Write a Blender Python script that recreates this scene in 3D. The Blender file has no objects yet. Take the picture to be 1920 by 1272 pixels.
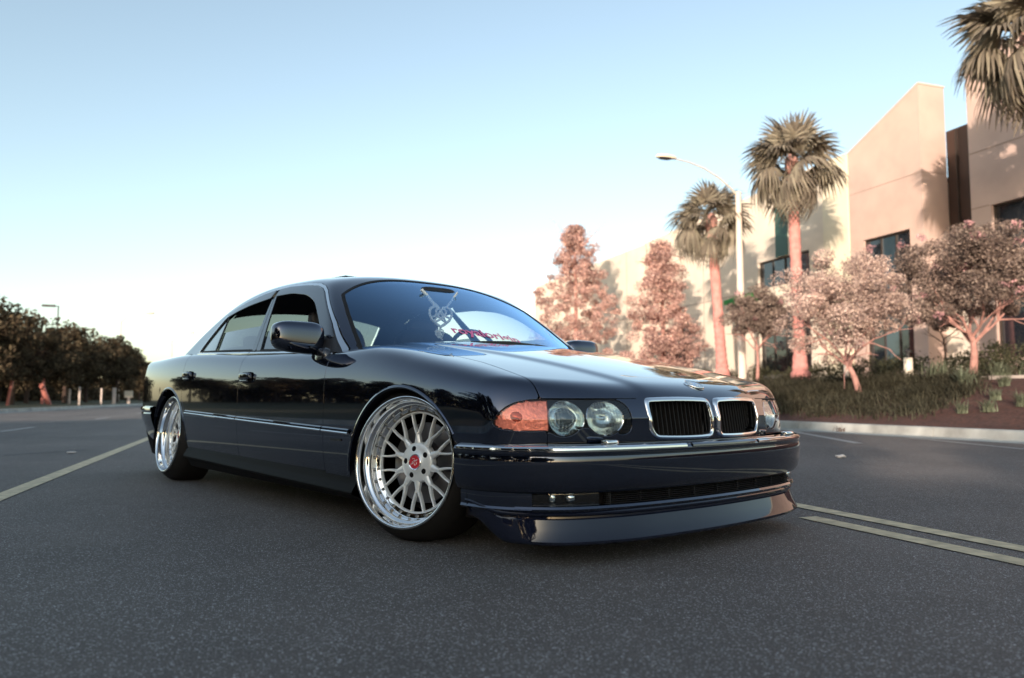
import bpy, math, random
import numpy as np
from mathutils import Vector, Matrix
random.seed(7); RNG=np.random.default_rng(7)
SC=bpy.context.scene; COL=SC.collection
# ---------------- camera ----------------
cd=bpy.data.cameras.new('camera'); cam_o=bpy.data.objects.new('camera',cd); COL.objects.link(cam_o)
cam_o.location=(0,0,.569); cam_o.rotation_euler=(math.radians(90+4.447),0,0)
cd.sensor_width=36; cd.lens=36*1450/1920; cd.clip_start=.05; cd.clip_end=3000
cd.dof.use_dof=True; cd.dof.focus_distance=3.35; cd.dof.aperture_fstop=2.4
SC.camera=cam_o
# ---------------- light ----------------
SUN_AZ=math.radians(202.0); SUN_EL=math.radians(9.8)     # clockwise from +Y
sdir=Vector((math.sin(SUN_AZ)*math.cos(SUN_EL),math.cos(SUN_AZ)*math.cos(SUN_EL),math.sin(SUN_EL)))
wd=bpy.data.worlds.new('World'); SC.world=wd; wd.use_nodes=True
nt=wd.node_tree; nt.nodes.clear()
sk=nt.nodes.new('ShaderNodeTexSky'); sk.sky_type='NISHITA'; sk.sun_disc=False
sk.sun_elevation=SUN_EL; sk.sun_rotation=SUN_AZ; sk.air_density=1.0; sk.dust_density=1.0; sk.ozone_density=1.6
bgn=nt.nodes.new('ShaderNodeBackground'); bgn.inputs['Strength'].default_value=.15
hsv=nt.nodes.new('ShaderNodeHueSaturation'); hsv.inputs['Saturation'].default_value=.80; tin=nt.nodes.new('ShaderNodeVectorMath'); tin.operation='MULTIPLY'; tin.inputs[1].default_value=(.985,.965,.875)
nt.links.new(sk.outputs[0],tin.inputs[0]); nt.links.new(tin.outputs[0],hsv.inputs['Color'])
wo=nt.nodes.new('ShaderNodeOutputWorld'); nt.links.new(hsv.outputs[0],bgn.inputs[0]); nt.links.new(bgn.outputs[0],wo.inputs[0])
sl=bpy.data.lights.new('sun','SUN'); so=bpy.data.objects.new('sun',sl); COL.objects.link(so)
sl.energy=3.0; sl.angle=math.radians(.6); sl.color=(1.0,.81,.66); so.rotation_euler=sdir.to_track_quat('Z','Y').to_euler()
vs=SC.view_settings; vs.view_transform='Standard'; vs.look='None'; vs.exposure=1.27; vs.gamma=1.0; vs.use_curve_mapping=False
SC.cycles.use_denoising=True; SC.cycles.max_bounces=10; SC.cycles.transparent_max_bounces=24
SC.cycles.sample_clamp_indirect=6.0
# ---------------- helpers ----------------
def tag(o,label=None,cat=None,group=None,kind=None):
    for k,v in (('label',label),('category',cat),('group',group),('kind',kind)):
        if v: o[k]=v
    return o
def empty(name,loc=(0,0,0),rz=0):
    o=bpy.data.objects.new(name,None); COL.objects.link(o); o.location=loc; o.rotation_euler=(0,0,rz); o.empty_display_size=.1
    return o
def link(name,me,mat=None,parent=None):
    o=bpy.data.objects.new(name,me); COL.objects.link(o)
    if parent is not None: o.parent=parent
    if mat is not None and not me.materials:
        for m in (mat if isinstance(mat,(list,tuple)) else [mat]): me.materials.append(m)
    return o
def mesh(name,V,F,mat=None,parent=None,smooth=False,normals=None,mi=None):
    me=bpy.data.meshes.new(name); V=np.asarray(V,float)
    if isinstance(F,np.ndarray) and F.ndim==2:
        n,k=F.shape
        me.vertices.add(len(V)); me.vertices.foreach_set('co',V.astype(np.float32).ravel())
        me.loops.add(n*k); me.loops.foreach_set('vertex_index',F.astype(np.int32).ravel())
        me.polygons.add(n); me.polygons.foreach_set('loop_start',(np.arange(n)*k).astype(np.int32))
        me.update(calc_edges=True)
    else: me.from_pydata(V.tolist(),[],[list(map(int,f)) for f in F])
    me.polygons.foreach_set('use_smooth',[bool(smooth)]*len(me.polygons))
    if mi is not None: me.polygons.foreach_set('material_index',np.asarray(mi,np.int32))
    me.update()
    if normals is not None: me.normals_split_custom_set_from_vertices(np.asarray(normals).tolist())
    return link(name,me,mat,parent)
class MB:
    def __init__(s): s.V=[];s.F=[];s.M=[];s.m=0
    def add(s,V,F):
        b=len(s.V); s.V+=[tuple(v) for v in V]; s.F+=[tuple(i+b for i in f) for f in F]; s.M+=[s.m]*len(F); return s
    def box(s,c,d,R=None,ch=0):
        x,y,z=[k/2 for k in d]
        V=[Vector((i*x,j*y,k*z)) for i in(-1,1) for j in(-1,1) for k in(-1,1)]
        if R is not None: V=[R@v for v in V]
        V=[v+Vector(c) for v in V]
        return s.add(V,[(0,1,3,2),(4,6,7,5),(0,4,5,1),(2,3,7,6),(0,2,6,4),(1,5,7,3)])
    def tube(s,pts,rad,n=8,cap=True,sx=1.0):
        pts=[Vector(p) for p in pts]; N=len(pts)
        if not hasattr(rad,'__len__'): rad=[rad]*N
        V=[];up=None
        for i,p in enumerate(pts):
            t=(pts[min(i+1,N-1)]-pts[max(i-1,0)]).normalized()
            if up is None:
                up=Vector((0,0,1)) if abs(t.z)<.9 else Vector((1,0,0))
            a=(up-t*up.dot(t)).normalized(); up=a; b=t.cross(a)
            for k in range(n):
                q=2*math.pi*k/n; V.append(p+(a*math.cos(q)+b*math.sin(q)*sx)*rad[i])
        F=[(i*n+k,i*n+(k+1)%n,(i+1)*n+(k+1)%n,(i+1)*n+k) for i in range(N-1) for k in range(n)]
        if cap: F+=[tuple(range(n-1,-1,-1)),tuple((N-1)*n+k for k in range(n))]
        return s.add(V,F)
    def lathe(s,prof,n=48,axis='Y',close=False):
        """prof (r,a): revolve about axis"""
        V=[]
        for r,a in prof:
            for k in range(n):
                q=2*math.pi*k/n; c,d=r*math.cos(q),r*math.sin(q)
                V.append((c,a,d) if axis=='Y' else (c,d,a) if axis=='Z' else (a,c,d))
        m=len(prof); F=[]
        for i in range(m-1+(1 if close else 0)):
            j=(i+1)%m
            for k in range(n): F.append((i*n+k,i*n+(k+1)%n,j*n+(k+1)%n,j*n+k))
        return s.add(V,F)
    def build(s,name,mat=None,parent=None,smooth=False,bevel=0,seg=2,angle=35):
        o=mesh(name,s.V,s.F,mat,parent,smooth,mi=s.M)
        if bevel:
            b=o.modifiers.new('bevel','BEVEL'); b.width=bevel; b.segments=seg; b.limit_method='ANGLE'; b.angle_limit=math.radians(40); b.harden_normals=False
        if smooth=='auto' or smooth is True: auto(o,angle)
        return o
def auto(o,ang=35):
    me=o.data
    me.polygons.foreach_set('use_smooth',[True]*len(me.polygons))
    try: me.set_sharp_from_angle(angle=math.radians(ang))
    except Exception: pass
def sq(c,r,e1=.4,e2=.4,n=24,m=16,R=None):
    """superellipsoid verts, faces"""
    V=[];sp=lambda v,e: math.copysign(abs(v)**e,v)
    for i in range(m+1):
        a=-math.pi/2+math.pi*i/m
        for k in range(n):
            b=2*math.pi*k/n
            v=Vector((r[0]*sp(math.cos(a),e1)*sp(math.cos(b),e2),r[1]*sp(math.cos(a),e1)*sp(math.sin(b),e2),r[2]*sp(math.sin(a),e1)))
            if R is not None: v=R@v
            V.append(v+Vector(c))
    F=[(i*n+k,i*n+(k+1)%n,(i+1)*n+(k+1)%n,(i+1)*n+k) for i in range(m) for k in range(n)]
    return V,F
# ---------------- materials ----------------
MATS={}
def mat(name,col=(.5,.5,.5),rough=.6,metal=0,spec=.5,coat=0,coatior=1.5,noise=None,bump=None,trans=0,emit=None,coatr=.03,island=0,sub=None):
    """noise=(scale,amount,detail) darkens/lightens; bump=(scale,strength,dist)"""
    m=bpy.data.materials.new(name); m.use_nodes=True; nt=m.node_tree; b=nt.nodes['Principled BSDF']
    b.inputs['Base Color'].default_value=(*col,1); b.inputs['Roughness'].default_value=rough; b.inputs['Metallic'].default_value=metal
    b.inputs['Specular IOR Level'].default_value=spec; b.inputs['Coat Weight'].default_value=coat; b.inputs['Coat Roughness'].default_value=coatr; b.inputs['Coat IOR'].default_value=coatior
    if trans: b.inputs['Transmission Weight'].default_value=trans
    if emit: b.inputs['Emission Color'].default_value=(*emit[0],1); b.inputs['Emission Strength'].default_value=emit[1]
    tc=nt.nodes.new('ShaderNodeTexCoord')
    src=None
    if noise:
        n=nt.nodes.new('ShaderNodeTexNoise'); n.inputs['Scale'].default_value=noise[0]; n.inputs['Detail'].default_value=noise[2] if len(noise)>2 else 4
        nt.links.new(tc.outputs['Object'],n.inputs['Vector'])
        mr=nt.nodes.new('ShaderNodeMapRange'); mr.inputs['From Min'].default_value=.3; mr.inputs['From Max'].default_value=.7
        mr.inputs['To Min'].default_value=1-noise[1]; mr.inputs['To Max'].default_value=1+noise[1]; nt.links.new(n.outputs['Fac'],mr.inputs['Value'])
        src=mr.outputs[0]
    if island:
        g=nt.nodes.new('ShaderNodeNewGeometry'); mr=nt.nodes.new('ShaderNodeMapRange'); mr.inputs['To Min'].default_value=1-island; mr.inputs['To Max'].default_value=1+island
        nt.links.new(g.outputs['Random Per Island'],mr.inputs['Value'])
        if src is None: src=mr.outputs[0]
        else:
            mm=nt.nodes.new('ShaderNodeMath'); mm.operation='MULTIPLY'; nt.links.new(src,mm.inputs[0]); nt.links.new(mr.outputs[0],mm.inputs[1]); src=mm.outputs[0]
    if src is not None:
        vm=nt.nodes.new('ShaderNodeVectorMath'); vm.operation='SCALE'; vm.inputs[0].default_value=col; nt.links.new(src,vm.inputs['Scale']); nt.links.new(vm.outputs[0],b.inputs['Base Color'])
    if bump:
        n=nt.nodes.new('ShaderNodeTexNoise'); n.inputs['Scale'].default_value=bump[0]; n.inputs['Detail'].default_value=4; nt.links.new(tc.outputs['Object'],n.inputs['Vector'])
        bp=nt.nodes.new('ShaderNodeBump'); bp.inputs['Strength'].default_value=bump[1]; bp.inputs['Distance'].default_value=bump[2]; nt.links.new(n.outputs['Fac'],bp.inputs['Height']); nt.links.new(bp.outputs[0],b.inputs['Normal'])
    MATS[name]=m; return m
def glassmat(name,tint=(1,1,1),ior=1.5,rough=0,boost=1.0,ribs=None,rcol=(1,1,1)):
    """thin sheet: tinted see-through plus mirror reflection by Fresnel"""
    m=bpy.data.materials.new(name); m.use_nodes=True; nt=m.node_tree; nt.nodes.clear()
    o=nt.nodes.new('ShaderNodeOutputMaterial'); t=nt.nodes.new('ShaderNodeBsdfTransparent'); t.inputs[0].default_value=(*tint,1)
    g=nt.nodes.new('ShaderNodeBsdfGlossy'); g.inputs['Roughness'].default_value=rough; g.inputs[0].default_value=(*rcol,1)
    f=nt.nodes.new('ShaderNodeFresnel'); gg=nt.nodes.new('ShaderNodeNewGeometry'); mi=nt.nodes.new('ShaderNodeMapRange')
    mi.inputs['To Min'].default_value=ior; mi.inputs['To Max'].default_value=1/ior; nt.links.new(gg.outputs['Backfacing'],mi.inputs['Value']); nt.links.new(mi.outputs[0],f.inputs[0])
    mu=nt.nodes.new('ShaderNodeMath'); mu.operation='MULTIPLY'; mu.use_clamp=True; mu.inputs[1].default_value=boost; nt.links.new(f.outputs[0],mu.inputs[0])
    x=nt.nodes.new('ShaderNodeMixShader'); nt.links.new(mu.outputs[0],x.inputs[0]); nt.links.new(t.outputs[0],x.inputs[1]); nt.links.new(g.outputs[0],x.inputs[2]); nt.links.new(x.outputs[0],o.inputs[0])
    if ribs:
        tc=nt.nodes.new('ShaderNodeTexCoord'); w=nt.nodes.new('ShaderNodeTexWave'); w.inputs['Scale'].default_value=ribs[0]; w.bands_direction=ribs[2] if len(ribs)>2 else 'Y'
        nt.links.new(tc.outputs['Object'],w.inputs['Vector']); bp=nt.nodes.new('ShaderNodeBump'); bp.inputs['Strength'].default_value=ribs[1]; bp.inputs['Distance'].default_value=.002
        nt.links.new(w.outputs['Fac'],bp.inputs['Height']); nt.links.new(bp.outputs[0],g.inputs['Normal']); nt.links.new(bp.outputs[0],f.inputs['Normal'])
        # ribs also cloud what is behind
        d=nt.nodes.new('ShaderNodeBsdfDiffuse'); d.inputs[0].default_value=(.55,.6,.6,1); x2=nt.nodes.new('ShaderNodeMixShader')
        mm=nt.nodes.new('ShaderNodeMath'); mm.operation='MULTIPLY'; mm.inputs[1].default_value=.35; nt.links.new(w.outputs['Fac'],mm.inputs[0]); nt.links.new(mm.outputs[0],x2.inputs[0])
        nt.links.new(t.outputs[0],x2.inputs[1]); nt.links.new(d.outputs[0],x2.inputs[2]); nt.links.new(x2.outputs[0],x.inputs[1])
    MATS[name]=m; return m
# ================= setting =================
AZ=math.radians(18.8); RD=Vector((-math.sin(AZ),math.cos(AZ),0)); ND=Vector((math.cos(AZ),math.sin(AZ),0))
def W(u,v,z=0): return ND*u+RD*v+Vector((0,0,z))
ROTZ=AZ          # local x = across the road (u), local y = along it (v)
def road_mat():
    m=bpy.data.materials.new('asphalt'); m.use_nodes=True; nt=m.node_tree; b=nt.nodes['Principled BSDF']; L=nt.links.new
    tc=nt.nodes.new('ShaderNodeTexCoord')
    def noise(sc,det=3,rough=.5):
        n=nt.nodes.new('ShaderNodeTexNoise'); n.inputs['Scale'].default_value=sc; n.inputs['Detail'].default_value=det; n.inputs['Roughness'].default_value=rough; L(tc.outputs['Object'],n.inputs['Vector']); return n.outputs['Fac']
    def mrange(s,a,b_,c,d):
        r=nt.nodes.new('ShaderNodeMapRange'); r.inputs['From Min'].default_value=a; r.inputs['From Max'].default_value=b_; r.inputs['To Min'].default_value=c; r.inputs['To Max'].default_value=d; L(s,r.inputs['Value']); return r.outputs[0]
    def mul(a,b_):
        x=nt.nodes.new('ShaderNodeMath'); x.operation='MULTIPLY'; L(a,x.inputs[0]); L(b_,x.inputs[1]); return x.outputs[0]
    def add(a,b_):
        x=nt.nodes.new('ShaderNodeMath'); x.operation='ADD'; L(a,x.inputs[0]); L(b_,x.inputs[1]); return x.outputs[0]
    vo=nt.nodes.new('ShaderNodeTexVoronoi'); vo.inputs['Scale'].default_value=170; L(tc.outputs['Object'],vo.inputs['Vector'])
    vr=nt.nodes.new('ShaderNodeSeparateColor'); L(vo.outputs['Color'],vr.inputs[0])
    stone=mrange(vr.outputs[0],.55,1.0,0,1.0)          # a quarter of the chippings are pale
    inside=mrange(vo.outputs['Distance'],.25,.5,1,0)
    st=mul(stone,inside)
    vo2=nt.nodes.new('ShaderNodeTexVoronoi'); vo2.inputs['Scale'].default_value=70; L(tc.outputs['Object'],vo2.inputs['Vector'])
    v2=nt.nodes.new('ShaderNodeSeparateColor'); L(vo2.outputs['Color'],v2.inputs[0]); st2=mul(mrange(v2.outputs[1],.88,1,0,.45),mrange(vo2.outputs['Distance'],.2,.45,1,0))
    base=mul(mul(mrange(noise(.35,4),.3,.7,.72,1.30),mrange(noise(2.2,5,.6),.3,.7,.90,1.10)),mrange(noise(210,2,.7),.32,.68,.30,1.70))
    mp=nt.nodes.new('ShaderNodeMapping'); mp.inputs['Scale'].default_value=(.75,.045,1); L(tc.outputs['Object'],mp.inputs['Vector'])
    nb=nt.nodes.new('ShaderNodeTexNoise'); nb.inputs['Scale'].default_value=1.0; nb.inputs['Detail'].default_value=5; L(mp.outputs[0],nb.inputs['Vector']); base=mul(base,mrange(nb.outputs['Fac'],.3,.7,.80,1.20))   # wheel tracks along the lanes
    vm=nt.nodes.new('ShaderNodeVectorMath'); vm.operation='SCALE'; vm.inputs[0].default_value=(.108,.092,.083); L(base,vm.inputs['Scale'])
    mx=nt.nodes.new('ShaderNodeMix'); mx.data_type='RGBA'; L(add(st,st2),mx.inputs['Factor']); L(vm.outputs[0],mx.inputs['A']); mx.inputs['B'].default_value=(.56,.56,.56,1)
    L(mx.outputs['Result'],b.inputs['Base Color'])
    b.inputs['Roughness'].default_value=.78; b.inputs['Specular IOR Level'].default_value=.45
    bp=nt.nodes.new('ShaderNodeBump'); bp.inputs['Strength'].default_value=.55; bp.inputs['Distance'].default_value=.004; L(vo.outputs['Distance'],bp.inputs['Height']); L(bp.outputs[0],b.inputs['Normal'])
    return m
asph=road_mat()
conc=mat('kerb_concrete',(.33,.335,.315),rough=.85,noise=(2.2,.38,8),bump=(60,.3,.004))
gutterm=mat('gutter_concrete',(.30,.32,.31),rough=.85,noise=(1.1,.30,7),bump=(60,.3,.004))
yell=mat('faded_yellow_paint',(.58,.48,.31),rough=.7,noise=(14,.28,8),bump=(150,.5,.003))
whit=mat('worn_white_paint',(.36,.36,.35),rough=.7,noise=(14,.30,8),bump=(150,.5,.003))
tarm=mat('sealed_seam',(.085,.082,.085),rough=.7,noise=(5,.25))
mulch=mat('red_bark_mulch',(.080,.031,.022),rough=.95,noise=(16,.55,6),bump=(28,.9,.05))
dirt=mat('dry_ground',(.10,.075,.05),rough=.95,noise=(.5,.35,6))
lawn=mat('dull_lawn',(.055,.055,.026),rough=.95,noise=(1.5,.4,8),bump=(40,.8,.04))
walk=mat('walkway_concrete',(.42,.36,.32),rough=.85,noise=(1,.15))
def struct(name,V,F,m,**k): o=mesh(name,V,F,m,**k); o['kind']='structure'; return o
def wmesh(name,P,F,m): # P in (u,v,z): object space keeps (u,v)
    o=struct(name,P,F,m); o.rotation_euler=(0,0,ROTZ); return o
def strip(name,u0,v0,u1,v1,w,z,m,n=1):
    d=Vector((u1-u0,v1-v0)); L_=d.length; d/=L_; p=Vector((-d.y,d.x))*w/2
    P=[];F=[]
    for i in range(n+1):
        c=Vector((u0,v0))+d*L_*i/n; P+=[(c.x+p.x,c.y+p.y,z),(c.x-p.x,c.y-p.y,z)]
    F=[(2*i+1,2*i+3,2*i+2,2*i) for i in range(n)]
    return wmesh(name,P,F,m)
wmesh('ground',[(-900,-900,-.03),(900,-900,-.03),(900,1600,-.03),(-900,1600,-.03)],[(0,1,2,3)],dirt)
UL,UR=-9.75,9.72
wmesh('road',[(UL,-120,0),(UR,-120,0),(UR,420,0),(UL,420,0)],[(0,1,2,3)],asph)
strip('yellow_line',2.80,-30,2.80,120,.105,.004,yell); strip('yellow_line',2.565,-30,2.565,3.12,.105,.004,yell)
strip('yellow_line',-1.35,-30,-1.35,120,.115,.004,yell)
for k in range(-2,9):
    strip('lane_dash',-4.1,16.2+k*9-.4,-4.1,16.2+k*9+1.9,.11,.004,whit)
strip('lane_line',7.45,8.05,9.35,11.9,.11,.004,whit); strip('lane_line',8.36,6.5,9.30,9.1,.09,.004,whit)
strip('sealed_seam',-2.45,9.05,-1.7,9.85,.07,.003,tarm); strip('sealed_seam',-4.4,11.3,-1.9,18.9,.09,.003,tarm)
strip('sealed_seam',-6.2,12.0,-4.0,22.0,.09,.003,tarm)
# kerbs with a concrete gutter
def kerb(side,v0,v1,vn=-6,vf=66):
    """cast kerb: separate 3 m lengths with open joints where they can be told apart, one run beyond"""
    u0=UR if side>0 else UL; s=side
    prof=[(-.46,.006),(-.02,.010),(.0,.030),(.018,.135),(.035,.150),(.17,.152),(.175,.0)]; k=len(prof)
    def run(name,a,b,n,parent=None):
        P=[(u0+s*q,v,z) for v in np.linspace(a,b,n+1) for q,z in prof]; F=[]
        for i in range(n):
            for j in range(k-1):
                q=(i*k+j,i*k+j+1,(i+1)*k+j+1,(i+1)*k+j); F.append(q if s<0 else q[::-1])
        F+=[tuple(range(k)),tuple(reversed(range(n*k,(n+1)*k)))]
        o=mesh(name,P,F,conc,parent); o.data.materials.append(gutterm)
        for i,p in enumerate(o.data.polygons):
            if i<n*(k-1) and i%(k-1)==0: p.material_index=1
        return o
    root=run('kerb',vf+.01,v1,8); root['kind']='structure'; root.rotation_euler=(0,0,ROTZ)
    a=vn
    while a<vf-.1: run('kerb_length',a+.006,a+3-.006,1,root); a+=3
    o=run('kerb_length',v0,vn-.01,1,root)
kerb(1,-60,300); kerb(-1,-60,400)
# planted bank on the right
def bank_z(u,v):
    t=np.clip((u-9.9)/5.2,0,1); z=.13+.86*(t*t*(3-2*t))**.9+np.clip((u-15.1)/9,0,1)*.30
    return z
us=np.r_[np.linspace(9.86,16,34),np.linspace(16.4,60,14)]; vs2=np.r_[np.linspace(-8,30,150),np.linspace(31,140,50)]
U,V_=np.meshgrid(us,vs2,indexing='ij'); Z=bank_z(U,V_)+np.where((U>10.0)&(U<16),RNG.normal(0,.012,U.shape),0)
nu,nv=U.shape; idx=np.arange(nu*nv).reshape(nu,nv); Fq=np.stack([idx[:-1,:-1],idx[1:,:-1],idx[1:,1:],idx[:-1,1:]],-1).reshape(-1,4)
bk=mesh('mulch_bank',np.stack([U,V_,Z],-1).reshape(-1,3),Fq,mulch,smooth=True); bk['kind']='structure'; bk.rotation_euler=(0,0,ROTZ)
# low edging with a walkway behind it
o=struct('walkway_edging',*(lambda b:(b.V,b.F))(MB().box((15.15,3.0,1.0),(.14,20.4,.13))),walk); o.rotation_euler=(0,0,ROTZ)
o=struct('walkway',*(lambda b:(b.V,b.F))(MB().box((22.3,8.5,1.245),(3.0,31,.10))),walk); o.rotation_euler=(0,0,ROTZ)
# left verge
U,V_=np.meshgrid(np.r_[-10.0,-10.6,-12,-15,-20,-30,-60],np.linspace(-60,400,120),indexing='ij'); Z=.14+.10*np.clip((-U-10)/6,0,1)+.35*np.clip((-U-15)/20,0,1)
nu,nv=U.shape; idx=np.arange(nu*nv).reshape(nu,nv); Fq=np.stack([idx[:-1,:-1],idx[:-1,1:],idx[1:,1:],idx[1:,:-1]],-1).reshape(-1,4)
o=mesh('grass_verge',np.stack([U+.06,V_,Z],-1).reshape(-1,3),Fq,lawn,smooth=True); o['kind']='structure'; o.rotation_euler=(0,0,ROTZ)
# ================= building =================
stucco=mat('pale_peach_stucco',(.50,.37,.32),rough=.9,noise=(.9,.09,7),bump=(45,.25,.01))
cream=mat('cream_stucco',(.68,.60,.50),rough=.9,noise=(.7,.08,7),bump=(45,.2,.01))
cream2=mat('light_cream_stucco',(.74,.67,.51),rough=.9,noise=(2,.04,5))
green=mat('deep_green_panel',(.030,.085,.068),rough=.35)
canopyg=mat('green_awning',(.02,.22,.05),rough=.6)
frame=mat('bronze_window_frame',(.035,.026,.022),rough=.45)
wglass=mat('dark_window_glass',(.012,.016,.022),rough=.03,coat=1,spec=.8)
wglass2=mat('blue_window_glass',(.03,.055,.075),rough=.04,coat=1,spec=.8)
bronze=mat('dark_bronze_cladding',(.040,.022,.017),rough=.4,noise=(.6,.2))
sill=mat('pale_sill',(.55,.48,.42),rough=.8)
joint=mat('wall_joint',(.30,.22,.18),rough=.9)
UF=24.0
bl=empty('office_building',W(UF,24,0),ROTZ)
tag(bl,'two-storey peach and cream stucco office building with sloping parapet and dark glazing behind the palms','building')
def blk(name,v0,v1,z0,z1,u0,u1,m,parent=None):
    """box given by (v,z,u) ranges, local to the building empty"""
    b=MB().box(((u0+u1)/2-UF,(v0+v1)/2-24,(z0+z1)/2),(u1-u0,v1-v0,z1-z0)); o=b.build(name,m,parent or bl); return o
def poly_wall(name,pts,u0,u1,m,holes=None):
    """pts (v,z) outline extruded from u0 to u1"""
    n=len(pts); V=[(u0-UF,v-24,z) for v,z in pts]+[(u1-UF,v-24,z) for v,z in pts]
    F=[tuple(range(n)),tuple(range(2*n-1,n-1,-1))]+[(i,i+n,(i+1)%n+n,(i+1)%n) for i in range(n)]
    return MB().add(V,F).build(name,m,bl)
def wall_grid(v0,v1,z0,z1,holes,u0,u1,m,name='wall'):
    """wall with rectangular openings, laid out as a grid of solid cells joined to one skin"""
    vsn=sorted({v0,v1,*[h[0] for h in holes],*[h[1] for h in holes]}); zsn=sorted({z0,z1,*[h[2] for h in holes],*[h[3] for h in holes]})
    b=MB(); key={}
    def solid(i,j):
        if i<0 or j<0 or i>=len(vsn)-1 or j>=len(zsn)-1: return False
        cv=(vsn[i]+vsn[i+1])/2; cz=(zsn[j]+zsn[j+1])/2
        return not any(h[0]<cv<h[1] and h[2]<cz<h[3] for h in holes)
    def P(i,j,k):
        if (i,j,k) not in key: key[(i,j,k)]=len(b.V); b.V.append(((u1 if k else u0)-UF,vsn[i]-24,zsn[j]))
        return key[(i,j,k)]
    for i in range(len(vsn)-1):
        for j in range(len(zsn)-1):
            if not solid(i,j): continue
            b.F.append((P(i,j,0),P(i,j+1,0),P(i+1,j+1,0),P(i+1,j,0))); b.F.append((P(i,j,1),P(i+1,j,1),P(i+1,j+1,1),P(i,j+1,1)))
            if not solid(i-1,j): b.F.append((P(i,j,0),P(i,j,1),P(i,j+1,1),P(i,j+1,0)))
            if not solid(i+1,j): b.F.append((P(i+1,j,0),P(i+1,j+1,0),P(i+1,j+1,1),P(i+1,j,1)))
            if not solid(i,j-1): b.F.append((P(i,j,0),P(i+1,j,0),P(i+1,j,1),P(i,j,1)))
            if not solid(i,j+1): b.F.append((P(i,j+1,0),P(i,j+1,1),P(i+1,j+1,1),P(i+1,j+1,0)))
    b.M=[0]*len(b.F); return b.build(name,m,bl)
def window(v0,v1,z0,z1,cols,rows,u=UF,g=wglass,fw=.06,split=None):
    w=MB(); d=.10; uu=u+.12-UF
    for a,b_ in ((v0,v0+fw),(v1-fw,v1)): w.box((uu,(a+b_)/2-24,(z0+z1)/2),(d,b_-a,z1-z0))
    for a,b_ in ((z0,z0+fw),(z1-fw,z1)): w.box((uu,(v0+v1)/2-24,(a+b_)/2),(d,v1-v0-2*fw,b_-a))
    W_=w.build('window',frame,bl)
    vc=np.linspace(v0+fw,v1-fw,cols+1); zc=np.array(split) if split else np.linspace(z0+fw,z1-fw,rows+1)
    for c in vc[1:-1]: MB().box((uu+.003,c-24,(z0+z1)/2),(d-.01,.045,z1-z0-2*fw)).build('mullion',frame,W_)
    for r in zc[1:-1]: MB().box((uu+.004,(v0+v1)/2-24,r),(d-.02,v1-v0-2*fw,.045)).build('mullion',frame,W_)
    for i in range(cols):
        for j in range(len(zc)-1):
            MB().box((uu+.02,(vc[i]+vc[i+1])/2-24,(zc[j]+zc[j+1])/2),(.012,vc[i+1]-vc[i]-.03,zc[j+1]-zc[j]-.03),Matrix.Rotation(math.radians(RNG.uniform(-.25,.25)),3,'Z')).build('pane',g[(i+j)%len(g)] if isinstance(g,(list,tuple)) else g,W_)
# peach block with the tall sloping parapet (v 22.25 .. 26.0)
poly_wall('sloping_parapet',[(22.25,9.20),(22.25,12.62),(26.02,10.98),(26.02,9.20)],UF,UF+1.28,stucco)
wall_grid(22.25,26.02,1.2,9.18,[(22.90,25.28,1.72,7.13)],UF,UF+1.28,stucco)
blk('wall_joint',22.27,26.0,9.18,9.20,UF+.012,UF+1.26,joint)
window(22.90,25.28,1.72,7.13,3,3,UF+.05,[wglass,wglass2],split=[1.78,4.0,4.35,7.07])
poly_wall('coping',[(22.22,12.63),(22.22,12.69),(26.05,11.02),(26.05,10.97)],UF-.03,UF+1.31,sill)
blk('coping',4.0,20.23,12.63,12.69,UF-.03,UF+1.31,sill)
# recessed dark bronze bay
blk('bronze_bay',20.22,22.24,1.2,10.88,UF+1.30,UF+1.6,bronze)
for v in (20.6,21.2,21.75): blk('bay_fin',v,v+.05,1.25,10.85,UF+1.22,UF+1.298,frame)
blk('lower_wall',20.72,22.92,1.18,4.4,UF+.9,UF+1.285,cream)
# right-hand block
wall_grid(4.0,20.20,1.2,12.62,[(13.6,19.44,5.55,7.22),(13.6,19.44,1.95,5.35)],UF,UF+1.28,stucco)
for z in (9.20,):
    blk('wall_joint',4.2,20.19,z,z+.03,UF-.012,UF-.002,joint)
blk('wall_joint',19.5,20.19,7.22,7.25,UF-.012,UF-.002,joint)
window(13.6,19.44,5.55,7.22,5,1,UF+.05,wglass); window(13.6,19.44,1.95,5.35,5,2,UF+.05,wglass)
# cream middle part
wall_grid(27.55,64.0,1.2,10.55,[(28.58,32.32,6.02,7.36),(28.62,32.33,1.72,4.9),(38.5,43.5,1.9,4.8)],UF+.02,UF+1.0,cream)
blk('light_pilaster',26.03,27.55,1.2,11.05,UF-.06,UF+.5,cream2)
poly_wall('cream_parapet',[(27.56,10.56),(27.56,11.12),(34,10.85),(44,10.62),(44,10.56)],UF+.04,UF+.6,cream)
window(28.58,32.32,6.02,7.36,4,1,UF+.07,[wglass2,wglass]); window(28.62,32.33,1.72,4.9,4,1,UF+.07,wglass); window(38.5,43.5,1.9,4.8,4,1,UF+.07,wglass)
blk('window_sill',28.5,32.4,1.58,1.71,UF-.10,UF+.3,sill)
blk('green_panel',30.02,30.88,7.38,10.3,UF-.03,UF+.018,green)
for v in (33.6,37.2,41.5,46.5,52,58): blk('wall_joint',v,v+.03,1.25,10.5,UF+.006,UF+.018,joint)
blk('wall_joint',33.0,63.9,5.95,5.98,UF+.006,UF+.018,joint)
a=MB(); a.add([(-.9,32.4-24,5.40),(-.9,34.0-24,5.40),(0,32.4-24,5.95),(0,34.0-24,5.95),(-.9,32.4-24,5.62),(-.9,34.0-24,5.62),(0,32.4-24,5.35),(0,34.0-24,5.35)],[(0,1,5,4),(4,5,3,2),(0,4,2,6),(1,7,3,5),(0,6,7,1)]); a.build('awning',canopyg,bl)
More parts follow.
